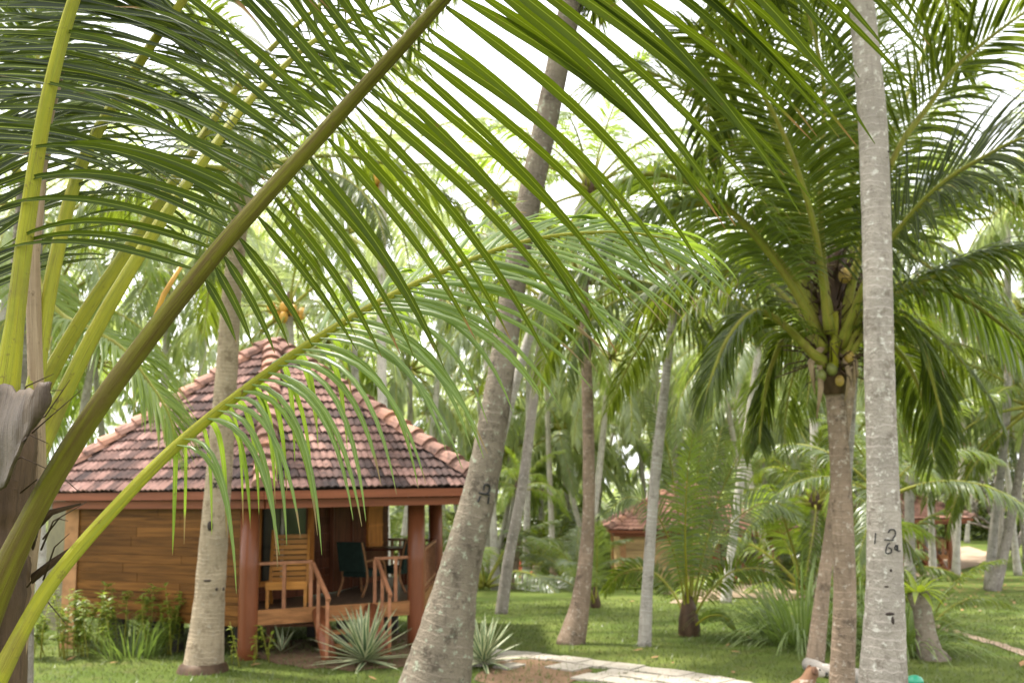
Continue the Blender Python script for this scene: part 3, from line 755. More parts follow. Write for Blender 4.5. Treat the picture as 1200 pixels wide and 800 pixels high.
# leaning mossy palm in the centre
lp=[(486,870,10.4),(515,780,10.4),(537,675,10.4),(566,560,10.4),(588,432,10.4),(607,300,10.45),(632,180,10.5),(668,10,10.6),(700,-130,10.7),(722,-230,10.8)]
r_,p_=palm('coconut_palm','thick leaning palm trunk with pale lichen, a black painted figure at mid height',lp,[.50,.335,.215,.172,.140,.130,.132,.128,.125,.12],'trunk_moss',
   crownspec=(15,.95,'near','leaf','rach_green',dict(emin=-5,emax=80)),seed=21,n=110,sides=24)
marks(r_,[[(567,574),(568,568),(573,568),(574,573),(571,578),(567,579)],[(561,577),(574,580)],[(563,581),(560,588)],[(573,582),(572,590)]],10.4,lambda py:562.5+(575-py)*.18,.192,.02)
# pale numbered palm on the right
rp=[(1036,980,8.3),(1035,860,8.3),(1035,790,8.3),(1037,690,8.3),(1034.5,560,8.3),(1030.5,430,8.3),(1028,300,8.3),(1023,150,8.35),(1014,50,8.4),(1004,-60,8.45),(992,-220,8.5)]
r_,p_=palm('coconut_palm','pale grey palm trunk with black painted digits, the nearest upright trunk on the right',rp,[.27,.215,.184,.150,.128,.122,.121,.121,.114,.11,.105],'trunk_pale',
   crownspec=(15,.9,'near','leaf','rach_green',dict(emin=0,emax=80)),seed=22,n=130,sides=24)
cx=lambda py:(1036.3 if py>600 else 1031)
marks(r_,[[(1026,624),(1025.5,630),(1025,637)],[(1041,624),(1043,620.5),(1048,620.5),(1049.5,626),(1046,631)],[(1036,632),(1042,632.5),(1047.5,632.5)],
   [(1043,636),(1040,638),(1038,645),(1039,648),(1044,647.5),(1044.5,643),(1041,641)],[(1050,638),(1048.5,643),(1051,643),(1051.5,638),(1051,645)],[(1051.8,638),(1052.5,645),(1055,645)]],8.3,cx,.1455,.0105)
for (px,py,a,b) in ((1043,719,9,3),(1046,727,4,9),(1039,687,5,2),(1044,668,3,3),(1020,764,3,6),(1051,757,3,10),(1027,788,2,9),(1040,178,8,2),(1036,185,8,1.5)):
    p=on_trunk(px,py,8.3,cx(py),.140 if py<700 else .155) if py>300 else on_trunk(px,py,8.35,1025,.118); mb=MB(); mb.ball(p,(a/141*.5*1.2,.012,b/141*.5*1.2),8); mb.build('bark_scar',M['dark'],r_,True)
# nut palm right of centre, its great crown
cp=[(985,850,11.6),(987,790,11.6),(990,700,11.6),(987,600,11.6),(983,520,11.6),(979,450,11.6),(975,385,11.6)]
nut,p_=palm('coconut_palm','coconut palm with a broad low crown and a few coconuts, brown patchy trunk',cp,[.165,.138,.126,.120,.112,.118,.11],'trunk_brown',seed=23,n=90,sides=20)
def nut_frond(px,leafm='leaf',rachm='rach_green',tree=None,**kw):
    tree=tree or nut
    a=dict(n=96,L=.95,W=.046,segs=6,start=.2,droop=.9,ang=(72,30),vee=10,r=(.054,.007),M_=40,jit=1.0,sag=.10); a.update(kw); a['droop']*=.66
    le,ra=MB(),MB(); frond([at(*p) for p in px],le,ra,**a)
    o=ra.build('frond',M[rachm],tree,True); l=le.build('leaflets',M[leafm],tree,True); l.parent=o
D=11.55
nf=[([(966,405,D-.1),(937,339,D-.4),(897,287,D-.7),(850,245,D-.9),(790,240,D-1.1),(735,262,D-1.3),(680,320,D-1.4)],'leaf_grey',dict(seed=31,droop=1.3,L=1.0)),
([(968,400,D),(930,290,D+.1),(888,215,D+.3),(835,135,D+.4),(790,98,D+.5),(742,82,D+.6),(690,100,D+.7)],'leaf_grey',dict(seed=32,droop=1.0,L=1.15)),
([(967,410,D-.1),(925,330,D-.5),(870,260,D-.9),(810,215,D-1.2),(750,205,D-1.5),(700,235,D-1.7),(660,300,D-1.8)],'leaf_yellow',dict(seed=33,droop=1.4,L=.95)),
([(972,380,D-.2),(964,300,D-.4),(962,200,D-.7),(965,100,D-.9),(945,10,D-1.1),(915,-60,D-1.3)],'leaf',dict(seed=34,droop=1.0,L=1.1)),
([(978,380,D+.1),(990,280,D+.2),(1003,180,D+.3),(1010,90,D+.4),(1040,0,D+.5)],'leaf_grey',dict(seed=35,droop=1.2,L=1.1)),
([(985,390,D-.1),(1010,290,D-.4),(1050,180,D-.8),(1090,122,D-1.0),(1125,74,D-1.2),(1200,15,D-1.5),(1260,-20,D-1.6)],'leaf',dict(seed=36,droop=.7,L=1.1,nref=(-.3,.75,.6))),
([(985,405,D-.2),(1020,320,D-.8),(1060,262,D-1.3),(1104,216,D-1.8),(1154,184,D-2.2),(1210,160,D-2.6),(1290,170,D-3.0)],'leaf_dark',dict(seed=37,droop=.7,L=1.1,n=100,nref=(-.25,-.7,.65))),
([(985,420,D-.1),(1015,365,D-.4),(1046,345,D-.5),(1087,326,D-.6),(1137,304,D-.7),(1200,290,D-.8),(1270,300,D-.9)],'leaf',dict(seed=38,droop=1.4)),
([(985,425,D+.1),(1030,360,D+.2),(1090,337,D+.2),(1137,354,D+.2),(1171,378,D+.2),(1210,410,D+.2),(1240,460,D+.2)],'leaf_yellow',dict(seed=39,droop=1.6)),
([(985,430,D-.1),(1020,378,D-.3),(1050,374,D-.4),(1075,395,D-.5),(1092,440,D-.5),(1106,500,D-.5)],'leaf',dict(seed=40,droop=1.6,L=.75)),
([(966,425,D-.1),(949,411,D-.3),(917,379,D-.6),(886,365,D-.8),(855,395,D-.9),(835,440,D-1.0),(822,490,D-1.0)],'leaf',dict(seed=41,droop=1.5,L=.68)),
([(966,425,D+.1),(945,395,D+.3),(920,395,D+.5),(903,430,D+.6),(893,480,D+.7),(890,520,D+.7)],'leaf',dict(seed=42,droop=1.5,L=.55)),
([(966,415,D+.2),(930,360,D+.7),(880,320,D+1.2),(820,320,D+1.6),(770,345,D+2.0),(730,390,D+2.2)],'leaf',dict(seed=43,droop=1.5)),
([(972,385,D+.3),(940,250,D+.7),(905,140,D+1.1),(880,50,D+1.5),(870,-30,D+1.8)],'leaf',dict(seed=44,droop=1.0,L=1.1)),
([(980,385,D+.4),(1010,250,D+1.0),(1060,120,D+1.6),(1100,20,D+2.0),(1130,-50,D+2.3)],'leaf',dict(seed=45,droop=1.0,L=1.1)),
([(985,400,D+.4),(1040,290,D+1.2),(1110,220,D+2.0),(1190,220,D+2.6),(1260,260,D+3.0)],'leaf',dict(seed=46,droop=1.3,L=1.1)),
([(972,388,D-.3),(950,250,D-1.0),(905,130,D-1.6),(850,60,D-2.0),(800,30,D-2.2)],'leaf',dict(seed=47,droop=.9,L=1.0)),
([(985,420,D+.3),(1020,390,D+.8),(1060,420,D+1.2),(1085,480,D+1.4),(1095,540,D+1.4)],'leaf',dict(seed=48,droop=1.6,L=.8)),
]
for px,lm,kw in nf: nut_frond(px,lm,**kw)
mb=MB(); t_=at(976,405,D); mb.tube([at(979,462,D),at(977,432,D),at(975,390,D),at(976,345,D),at(979,305,D),at(981,280,D)],[.13,.17,.19,.17,.11,.04],14); mb.build('crown_shaft',M['fibre'],nut,True)
mb=MB(); g=random.Random(12)
for i in range(260):
    a=g.uniform(0,6.28); z0=g.uniform(290,440); r0=g.uniform(.10,.2); p=at(977,z0,D)+V((math.cos(a)*r0,math.sin(a)*r0,0)); q=p+V((math.cos(a)*g.uniform(.05,.42),math.sin(a)*g.uniform(.05,.42),g.uniform(-.15,.35))); e_=q+V((g.uniform(-.2,.2),g.uniform(-.2,.2),-g.uniform(.0,.3)))
    mb.tube([p,q,e_],[.011,.008,.003],4)
mb.build('fibre_mat',M['fibre'],nut,True)
for (px,py,r0,dy,mt) in ((990,323,.085,-.28,'coco'),(962,440,.07,-.18,'coco_green'),(975,432,.075,-.2,'coco_green'),(995,418,.07,-.2,'coco'),(1001,437,.06,-.16,'rach_dry'),(984,446,.06,-.17,'coco')):
    mb=MB(); mb.ball(at(px,py,D+dy),(r0*.9,r0*.9,r0*1.1),12); mb.build('coconut',M[mt],nut,True)
for (a,b,c,w) in (((968,400),(950,425),(955,462),.035),((985,410),(996,440),(990,470),.03),((960,420),(962,455),(957,490),.03),((990,400),(1003,425),(1000,455),.03),((968,312),(985,310),(976,314),.03)):
    mb=MB(); mb.tube([at(*a,D-.16),at(*b,D-.24),at(*c,D-.22)],[w,w*1.1,.006],8,flat=.35); mb.build('dry_stub',M['rach_dry'],nut,True)
mb=MB(); mb.tube([at(977,430,D-.2),at(978,395,D-.24),at(978,365,D-.26)],[.055,.05,.045],10); mb.build('cut_stalk',M['rach_yellow'],nut,True)

C_N=('coconut_palm',)
def mp(label,path,rad,mat,spec,seed,group=None,nutspec=None,name='coconut_palm',sides=12):
    return palm(name,label,path,rad,mat,crownspec=spec,seed=seed,group=group,nutspec=nutspec,sides=sides,n=50)
def scaled(path,y,wpx): # radii from pixel widths
    return [(px,py,y) for px,py in path],[w/2/F_PX*y for w in wpx]
def P(label,y,path,wpx,mat,spec,seed,group=None,nutspec=None):
    b=gp(*path[0]) ; yy=b.y if y is None else y
    q,r=scaled(path,yy,wpx); return mp(label,q,r,mat,spec,seed,group,nutspec)
P('slim brown palm trunk directly behind the patchy brown coconut palm trunk',None,[(954,778),(961,720),(967,670),(976,600),(990,500),(1000,420),(1006,330)],[22,18,15,13,13,12,12],'trunk_brown',(12,.8,'mid','leaf','rach_green'),51)
P('thin grey palm trunk between the brown trunks on the right',None,[(983,772),(985,690),(990,600),(997,500),(1003,380),(1005,260)],[14,12,11,10,9,9],'trunk_far',(12,.9,'mid','leaf_grey','rach_green'),52)
hp,_=P('tan palm trunk with flared foot standing in front of the near hut wall',15.6,[(238,774),(244,720),(250,640),(258,540),(266,430),(272,340),(282,250),(290,190)],[48,37,33,30,26,23,21,20],'trunk_tan',(17,.9,'mid','leaf','rach_green',dict(emin=-10)),53)
yb=15.6
marks(hp,[[(254,553),(257,551.5),(259.5,553),(259.5,558),(257,560)],[(251,561),(256,561.5),(261,561)],[(250,565),(254,571)],[(254,565),(250,571)],[(256,566),(259,565),(260,568),(256.5,571),(261,571)]],yb,lambda py:256.5,.205,.024)
for (px,py,a,b) in ((246,616,6,11),(243,680,9,2.5),(254,690,3,4),(262,690,2.5,4)): mb=MB(); mb.ball(at(px,py,yb-.23),(a/70*.5,.02,b/70*.5),8); mb.build('bark_scar',M['dark'],hp,True)
mb=MB(); b_=V((at(238,774,15.6).x,15.6,0)); mb.lathe(b_,[(.40,-.03),(.37,.05),(.345,.10),(.30,.13)],18); mb.build('root_collar',M['fibre'],hp,True)
P('slim pale pinkish palm trunk leaning right beside the thick leaning palm',None,[(587,719),(596,655),(612,570),(624,480),(634,400),(640,345)],[15,12.5,12,11,10,10],'trunk_pale',(13,.85,'mid','leaf_grey','rach_green'),54)
P('slim brown palm trunk with swollen curved foot on the lawn',None,[(668,754),(681,700),(689,620),(690,540),(688,450),(685,370),(684,320)],[34,21,15,14,13,11,11],'trunk_brown',(15,.72,'mid','leaf','rach_green',dict(emin=-15)),55)
P('slim grey palm trunk standing alone in mid lawn before the tan-walled hut',None,[(755,757),(759,680),(766,580),(774,500),(783,420),(790,360),(794,330)],[16,13,12,12,10,10,10],'trunk_far',(15,.72,'mid','leaf','rach_green',dict(emin=-15)),56)
P('pale slanting palm trunk right of the tan-walled hut',None,[(850,706),(858,640),(868,560),(878,490),(886,435),(890,390)],[14,10,10,10,9,8],'trunk_far',(13,.95,'mid','leaf_grey','rach_green'),57)
P('thin straight palm beside the yellow-green banana plant',None,[(894,668),(895,620),(897,560),(899,520),(902,470)],[9,7,7,7,6],'trunk_far',(12,.8,'mid','leaf_grey','rach_green'),58)
P('short dark palm trunk standing next to the red bench',None,[(600,690),(605,650),(607,610),(609,570)],[10,8,8,8],'trunk_brown',(11,.55,'mid','leaf_yellow','rach_green',dict(emin=5)),59)
P('right-hand of two slanting grey trunks at the right edge',None,[(1163,692),(1178,640),(1190,580),(1202,520),(1212,470)],[17,11,10,9,9],'trunk_pale',(17,1.15,'mid','leaf','rach_green',dict(emin=-40)),60)
P('straighter of two grey trunks at the right edge, before the bare tree',None,[(1170,668),(1172,620),(1173,560),(1175,500)],[9,7.5,7,7],'trunk_pale',(13,.85,'mid','leaf_dark','rach_green'),61)
P('grey palm trunk in front of the small orange hut',None,[(1066,690),(1066,620),(1065,540),(1064,460),(1063,400)],[14,11,10.5,10,10],'trunk_far',(14,.95,'mid','leaf','rach_green'),62)
P('palm behind the near hut roof with orange coconuts in its crown',30.0,[(352,700),(346,560),(342,440),(338,358)],[12,11,10,10],'trunk_far',(17,1.0,'mid','leaf_farpale','rach_green',dict(emin=-45)),63,None,(8,.17,'coco_orange',.55))
P('tall palm left of centre with yellow coconuts high above the hut',29.0,[(452,690),(450,560),(447,400),(448,285),(450,200)],[13,12,11,11,10],'trunk_far',(18,1.0,'mid','leaf_farpale','rach_green',dict(emin=-50)),64,None,(8,.16,'coco_orange',.5))
P('palm with bright yellow-green fronds behind the thick leaning trunk',21.0,[(528,735),(575,560),(625,380),(692,215)],[13,12,11,10],'trunk_far',(14,.8,'mid','leaf_yellow','rach_green',dict(emin=0)),65)
nb,_=P('neighbouring palm behind the closest palm, drooping a frond over the hut roof',7.5,[(14,900),(18,700),(22,500),(28,350),(38,215)],[50,40,36,34,32],'trunk_pale',None,66)

P('small palm with pale arching fronds in front of the small orange hut roof',22.0,[(1036,760),(1036,690),(1035,620),(1034,575)],[13,12,11,11],'trunk_far',(13,.72,'mid','leaf_grey','rach_green',dict(emin=18)),67)
P('palm with dark fibrous crown low between the slim brown trunks',31.0,[(950,700),(952,660),(954,620),(955,585)],[9,9,9,9],'trunk_brown',(15,.85,'mid','leaf','rach_green',dict(emin=-20)),68)
for px,lm,kw in (([(36,250,7.5),(45,330,7.3),(70,368,7.2),(101,384,7.1),(142,408,7.0),(170,442,6.95),(196,482,6.9),(205,520,6.9)],'leaf_yellow',dict(seed=71,droop=1.1,L=.62,W=.035)),
    ([(36,240,7.5),(20,200,7.3),(-20,190,7.1),(-80,230,7.0),(-130,320,6.9)],'leaf',dict(seed=72,L=.8)),
    ([(38,230,7.5),(70,150,7.7),(120,110,8.0),(190,110,8.3),(260,160,8.6)],'leaf',dict(seed=73,L=.8,W=.035)),
    ([(38,225,7.5),(45,120,7.6),(40,20,7.7),(20,-60,7.8)],'leaf',dict(seed=74,L=.8))):
    nut_frond(px,lm,tree=nb,r=(.035,.005),**{k:v for k,v in kw.items()})
# ------------------------------------------------------------------ far palms
FARL={'leaf':'pale green palm standing in the far grove behind the huts','leaf_grey':'misty grey-green palm standing in the far grove behind the huts','leaf_yellow':'yellowish palm standing in the far grove behind the huts'}
far=[(200,300,34),(110,420,38),(520,345,44),(575,230,40),(640,430,52),(715,415,44),(770,410,48),(845,430,46),(905,470,50),(480,430,46),(405,270,36),(1010,300,30),
 (1130,300,46),(1180,250,34),(560,455,55),(610,470,60),(680,470,58),(740,450,60),(800,470,62),(860,390,40),(930,430,56),(960,500,58),(60,350,30),(150,250,32),
 (255,240,40),(380,400,44),(430,440,55),(500,480,60),(1120,470,60),(1050,480,58),(1090,400,44),(1150,430,48),(20,250,28),(300,300,48),(535,500,64),(590,520,66),(655,520,66),(720,500,66),(775,520,66),
 (830,510,68),(1200,360,40),(1240,420,44),(-40,330,34),(950,300,34),(620,330,46),(1230,200,30)]
g=random.Random(77); lms=['leaf_grey','leaf','leaf_grey','leaf_yellow','leaf_grey']
gx=random.Random(31)
for k in range(34): far.append((gx.uniform(-60,1260),gx.uniform(395,560),gx.uniform(52,76)))
for i,(cx_,cy_,y) in enumerate(far):
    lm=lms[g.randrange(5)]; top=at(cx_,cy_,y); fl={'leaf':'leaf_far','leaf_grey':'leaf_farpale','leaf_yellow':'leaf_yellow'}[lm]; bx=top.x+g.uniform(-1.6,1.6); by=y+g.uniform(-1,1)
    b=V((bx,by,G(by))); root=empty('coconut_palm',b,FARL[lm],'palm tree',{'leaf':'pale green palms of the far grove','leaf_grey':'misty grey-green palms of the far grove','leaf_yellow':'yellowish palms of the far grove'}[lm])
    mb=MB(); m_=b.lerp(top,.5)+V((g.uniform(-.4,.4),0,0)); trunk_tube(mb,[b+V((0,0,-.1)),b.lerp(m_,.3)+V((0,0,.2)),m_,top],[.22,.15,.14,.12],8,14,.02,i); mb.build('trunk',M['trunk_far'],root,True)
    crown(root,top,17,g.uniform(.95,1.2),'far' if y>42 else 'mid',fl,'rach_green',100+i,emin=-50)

# ------------------------------------------------------------------ young palms without a trunk
def young(label,px,py,scale,n,leafm,seed,kind='mid',emin=15,emax=86,group=None,y=None,stem=True,skip=None):
    b=gp(px,py) if y is None else V((X_at(px,y),y,G(y)))
    root=empty('young_palm',b,label,'palm',group)
    if stem:
        mb=MB(); mb.lathe(b,[(.14*scale*1.4,-.05),(.17*scale*1.4,.12*scale),(.15*scale*1.3,.4*scale),(.09*scale,.8*scale),(.02,1.1*scale)],10); mb.build('stem',M['fibre'],root,True)
    crown(root,b+V((0,0,.35*scale)),n,scale,kind,leafm,'rach_green',seed,emin=emin,emax=emax,skip=skip)
    return root
yb_=gp(808,745); yp=empty('young_palm',yb_,'young palm with tall upright fronds in mid lawn before the tan-walled hut','palm')
mb=MB(); mb.lathe(yb_,[(.18,-.05),(.21,.10),(.19,.32),(.12,.62),(.02,.85)],12); mb.build('stem',M['fibre'],yp,True)
for k,(px,lm,L_) in enumerate((([(808,722,0),(811,640,-.1),(817,560,-.2),(824,488,-.3)],'leaf_grey',.62),([(806,722,0),(799,640,.1),(789,560,.2),(776,500,.25),(764,470,.3)],'leaf_grey',.6),
    ([(810,722,0),(824,650,-.1),(846,575,-.2),(872,525,-.4),(895,508,-.5)],'leaf_grey',.6),([(805,722,0),(792,655,-.3),(768,600,-.6),(738,582,-.9),(708,602,-1.1)],'leaf_grey',.5),
    ([(811,722,0),(832,655,.2),(864,606,.4),(905,588,.5),(940,606,.6)],'leaf_grey',.55),([(812,724,0),(834,690,-.4),(862,668,-.7),(900,668,-1.0),(925,690,-1.2)],'leaf',.42),
    ([(804,724,0),(786,690,.4),(760,668,.8),(728,672,1.1),(708,694,1.3)],'leaf',.42),([(809,722,0),(816,640,.5),(832,560,1.0),(846,500,1.4)],'leaf',.6),
    ([(807,722,0),(803,630,-.5),(806,550,-.9),(812,510,-1.1)],'leaf_yellow',.55),([(811,735,-.1),(830,722,-.3),(848,722,-.5),(862,738,-.6)],'leaf_yellow',.14))):
    nut_frond([(a,b,yb_.y+c) for a,b,c in px],lm,'rach_yellow' if k>6 else 'rach_green',tree=yp,seed=500+k,n=50,L=L_*.92,W=.045,segs=5,r=(.030,.004),droop=1.0,nref=(.1,-1,.25))
young('young palm with arching fronds just right of the slim brown trunk foot',698,712,.62,8,'leaf_grey',202,'near',emin=42,skip=lambda yw,el:el<76 and (yw<1.3 or yw>5.0))
young('dark young palm with drooping fronds left of the slim brown trunk',676,690,.75,9,'leaf_grey',203,'near',emin=30)
yg=[(565,640,40),(530,650,46),(640,655,60),(700,655,58),(900,650,58),(940,660,50),(975,655,46),(1020,660,44),(500,640,52),(420,640,50),(760,640,66),(830,640,68),(870,640,66),
    (560,640,64),(610,640,68),(660,640,70),(720,640,72),(790,640,72),(960,640,72),(1000,640,70),(460,640,66),(380,640,60),(930,690,32)]
for i,(px,py,y) in enumerate(yg):
    lm=lms[g.randrange(5)]; l={'leaf':'green','leaf_grey':'greyish','leaf_yellow':'yellowish'}[lm]
    young(l+' trunkless young palm in the undergrowth beyond the lawn',px,py,g.uniform(.8,1.25),11,lm,300+i,'far' if y>42 else 'mid',emin=5,group=l+' young palms in the undergrowth',y=y,stem=False)

# ------------------------------------------------------------------ grove backdrop (one mass)
le,ra=MB(),MB(); g=random.Random(5); L=lib('far'); both=MB()
for i in range(60):
    y=g.uniform(78,104); px=g.uniform(-250,1450); h=g.choice([0,0,2,3,5,7,9,11])*g.uniform(.7,1.1); 
    if 380<px<900 and h>7: h*=.6
    if px>1000: h=h*1.25+2
    c=V((X_at(px,y),y,G(y)+h)); n=12; y0=g.uniform(0,6)
    for k in range(n):
        el=84-100*(k+.5)/n; b=sorted(range(len(L)),key=lambda q:abs(L[q][0]-el))[0]; m_=L[b][1]; yw=y0+k*2.4
        Mx=Matrix.Translation(c)@Matrix.Rotation(yw,4,'Z')@Matrix.Scale(g.uniform(1.1,1.5),4)
        o=len(both.v); both.v.extend([tuple(Mx@V(p)) for p in m_.v]); both.f.extend([tuple(q+o for q in f) for f in m_.f]); both.uv.extend(m_.uv); both.m.extend(m_.m)
    if h>2: both.tube([V((c.x,c.y,G(y)-.1)),c],[.22,.16],6)
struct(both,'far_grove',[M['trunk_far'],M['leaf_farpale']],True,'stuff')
# dark hedge mass and broadleaf bushes
def leafball(mb,c,r,n,size,g):
    for _ in range(n):
        d=V((g.gauss(0,1),g.gauss(0,1),g.gauss(0,1))).normalized(); k=g.uniform(.45,1.05)*(1+.3*math.sin(d.x*5+d.z*4)); p=V(c)+V((d.x*r[0],d.y*r[1],d.z*r[2]))*k
        a=V((g.gauss(0,1),g.gauss(0,1),g.gauss(0,.6))).normalized(); b=a.cross(V((g.gauss(0,1),g.gauss(0,1),g.gauss(0,1)))).normalized(); s_=size*g.uniform(.6,1.3)
        mb.add([p-a*s_,p+b*s_*.4,p+a*s_,p-b*s_*.4],[(0,1,2,3)],[(.3,0),(.8,.4),(.5,.8),(.2,.4)])
mb=MB(); g=random.Random(8)
for i in range(60):
    px=g.uniform(-300,1500); y=g.uniform(84,108); h=g.uniform(1.5,3.2)*(2.1 if px>1040 else 1)
    leafball(mb,(X_at(px,y),y,G(y)+h*.8),(g.uniform(3,5),2.5,h),420,.34,g)
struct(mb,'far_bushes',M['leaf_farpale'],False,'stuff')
mb=MB()
for i in range(16):
    px=1090+i*22; y=g.uniform(76,82); leafball(mb,(X_at(px,y),y,G(y)+1.6),(2.6,2,2.2),420,.3,g)
solo(mb,'hedge',M['leaf_dark'],(X_at(1200,80),80,G(80)),'dark dense hedge at the end of the lawn behind the bare tree','hedge')
# broad crown trees far right and far left behind the grove
for px,y,h,r0,lab in ((1130,92,9,6,'large dark leafy tree rising behind the small orange hut'),(1290,88,11,7,'large dark leafy tree past the right edge of the lawn'),(985,100,8,6,'rounded leafy tree far behind the brown palm trunks')):
    b=V((X_at(px,y),y,G(y))); root=empty('leafy_tree',b,lab,'tree'); mb=MB(); mb.tube([b,b+V((.2,0,h*.4)),b+V((0,0,h*.8))],[.4,.3,.15],8); mb.build('trunk',M['trunk_brown'],root,True)
    mb=MB()
    for k in range(9): leafball(mb,b+V((g.uniform(-r0,r0)*.7,g.uniform(-2,2),h*g.uniform(.5,1.0))),(r0*.45,r0*.4,r0*.35),520,.32,g)
    mb.build('crown',M['leaf_dark'],root)
# bare frangipani
b=V((X_at(1174,62),62,G(62))); root=empty('bare_tree',b,'leafless pale branching tree on the right lawn edge','tree')
mb=MB(); g=random.Random(4)
def branch(p,d,l,r,k):
    q=p+d*l; mid=p.lerp(q,.5)+V((g.uniform(-.1,.1),g.uniform(-.1,.1),.04))*l; mb.tube([p,mid,q],[r,r*.85,r*.72],6)
    if k==0: return
    for _ in range(3 if g.random()<.4 else 2):
        e=(d+V((g.uniform(-.85,.85),g.uniform(-.85,.85),g.uniform(-.15,.45)))).normalized(); branch(q,e,l*g.uniform(.68,.9),r*.68,k-1)
for a in (-.8,-.2,.4,1.0): branch(b+V((0,0,.3)),V((a,g.uniform(-.5,.5),.9)).normalized(),1.5,.15,5)
mb.tube([b+V((0,0,-.1)),b+V((0,0,.5))],[.28,.2],10); mb.build('branches',M['trunk_pale'],root,True)

# ------------------------------------------------------------------ small plants
def sword_mat():
    t=NT('agave_leaf'); uv=t.node('ShaderNodeUVMap').outputs[0]; sp=t.node('ShaderNodeSeparateXYZ'); t.link(uv,sp.inputs[0])
    e=t.math('ABSOLUTE',t.math('SUBTRACT',sp.outputs[0],.5)); f=t.step(e,.24,.30)
    col=t.mix(t.island(),(.075,.13,.055),(.12,.18,.08)); col=t.mix(f,col,(.50,.50,.30)); return t.fin(col,.5,.4)
M['agave']=sword_mat()
def blade(mb,p,d,l,w,bend,segs=5,g=rnd):
    p=V(p); d=V(d).normalized(); s_=d.cross(V((0,0,1)))
    if s_.length<.1: s_=V((1,0,0))
    s_.normalize(); vs=[];uv=[]
    for k in range(segs+1):
        x=k/segs
        ww=w*.5*min(1,.6+x*2)*(1-x**2.2)+.001; nn=s_.cross(d)
        vs+=[p-s_*ww+nn*ww*.35,p,p+s_*ww+nn*ww*.35]; uv+=[(0,x),(.5,x),(1,x)]
        d=(d+V((0,0,-bend/segs))).normalized(); p=p+d*(l/segs)
    mb.add(vs,[(k*3+e,k*3+e+1,k*3+e+4,k*3+e+3) for k in range(segs) for e in (0,1)],uv)
def rosette(name,label,b,n,l,w,bend,mat,seed,cat='plant',z0=.06,lo=-.1,hi=1.4,group=None):
    g=random.Random(seed); mb=MB(); b=V(b)
    for i in range(n):
        a=i*2.4+g.uniform(-.2,.2); q=i/n; el=lo+(hi-lo)*q
        blade(mb,b+V((math.cos(a)*.04,math.sin(a)*.04,z0+.1*q)),(math.cos(a)*math.cos(el),math.sin(a)*math.cos(el),math.sin(el)),l*g.uniform(.85,1.1)*(1-.15*abs(q-.5)),w*g.uniform(.85,1.1),bend*g.uniform(.5,1.4),6)
    return solo(mb,name,mat,b,label,cat,group)
rosette('agave','large variegated agave with cream edged leaves by the hut stairs',gp(428,780),70,.86,.085,.12,M['agave'],1)
rosette('agave','variegated agave half hidden behind the foot of the leaning palm',gp(567,782),58,.72,.07,.2,M['agave'],2)
rosette('agave','tiny young agave between the red column and the stairs',gp(330,768),9,.42,.05,.1,M['agave'],3,lo=.5)
M['bright']=leaf_mat('bright_leaf',(.16,.24,.02),(.28,.32,.03),(.40,.5,.05),tf=.4,tipa=1.2,mid=(.35,.4,.08))
M['midleaf']=leaf_mat('shrub_leaf',(.10,.15,.02),(.18,.22,.03),(.28,.36,.04),tf=.4,tipa=1.2)
M['grassleaf']=leaf_mat('grass_leaf',(.12,.17,.05),(.17,.22,.07),(.2,.3,.06),tf=.35,tipa=1.1)
def shrub(label,b,w,h,n,mat,seed,size=.09,stems=14):
    g=random.Random(seed); b=V(b); root=empty('shrub',b,label,'shrub'); st,lf=MB(),MB()
    for i in range(stems):
        p=b+V((g.uniform(-w,w),g.uniform(-.35,.35),0)); hh=h*g.uniform(.55,1.05); q=p+V((g.uniform(-.2,.2),g.uniform(-.2,.1),hh)); st.tube([p,p.lerp(q,.5)+V((g.uniform(-.05,.05),0,0)),q],[.012,.009,.004],5)
        for k in range(n//stems):
            f=g.uniform(.25,1.0); c=p.lerp(q,f); a=g.uniform(0,6.28); blade(lf,c,(math.cos(a),math.sin(a),g.uniform(-.1,.8)),size*g.uniform(1.2,2.2),size*.8,.5,3)
    st.build('stem',M['rach_green'],root,True); lf.build('foliage',mat,root)
sb=V((X_at(140,17.2),17.2,0))
shrub('yellow-green shrub with thin stems against the left end of the near hut wall',sb,1.25,1.1,900,M['midleaf'],5,.085,28)
shrub('sparse yellow-green seedling at the foot of the front red column',V((X_at(300,16.2),16.2,0)),.35,.75,70,M['bright'],6,.06,6)
shrub('bright lime leaves beside the dark young palm under the tan-walled hut',gp(736,690),.5,1.1,120,M['bright'],7,.16,10)
shrub('green bush left of the steps at the foot of the far tan-walled hut',gp(765,695),1.6,.7,260,M['midleaf'],8,.14,16)
shrub('dusky shrub at the left picture edge beside the olive wall',V((X_at(66,17.0),17.0,0)),.6,1.2,260,M['midleaf'],9,.08,14)
def grass_clump(label,b,n,l,w,seed,mat,spread=.5,bend=1.6,name='grass_clump'):
    g=random.Random(seed); mb=MB(); b=V(b)
    for i in range(n):
        a=g.uniform(0,6.28); r=spread*math.sqrt(g.random()); el=g.uniform(.7,1.45)
        blade(mb,b+V((math.cos(a)*r,math.sin(a)*r,0)),(math.cos(a)*math.cos(el),math.sin(a)*math.cos(el),math.sin(el)),l*g.uniform(.6,1.15),w,bend*g.uniform(.6,1.3),7)
    return solo(mb,name,mat,b,label,'grass')
grass_clump('large weeping clump of long grass left of the brown palm trunks',gp(940,752),260,1.7,.04,1,M['grassleaf'],.7,1.9)
grass_clump('long grass clump behind the pale numbered trunk',gp(1012,745),160,1.7,.04,2,M['grassleaf'],.6,1.6)
grass_clump('weeping grass hanging beside the stump with lime green fern',gp(1062,765),160,1.3,.035,3,M['grassleaf'],.35,1.9)
grass_clump('short grass tuft growing among the stems of the hut wall shrub',V((X_at(165,17.0),17.0,0)),160,.7,.02,4,M['grassleaf'],.5,.8)
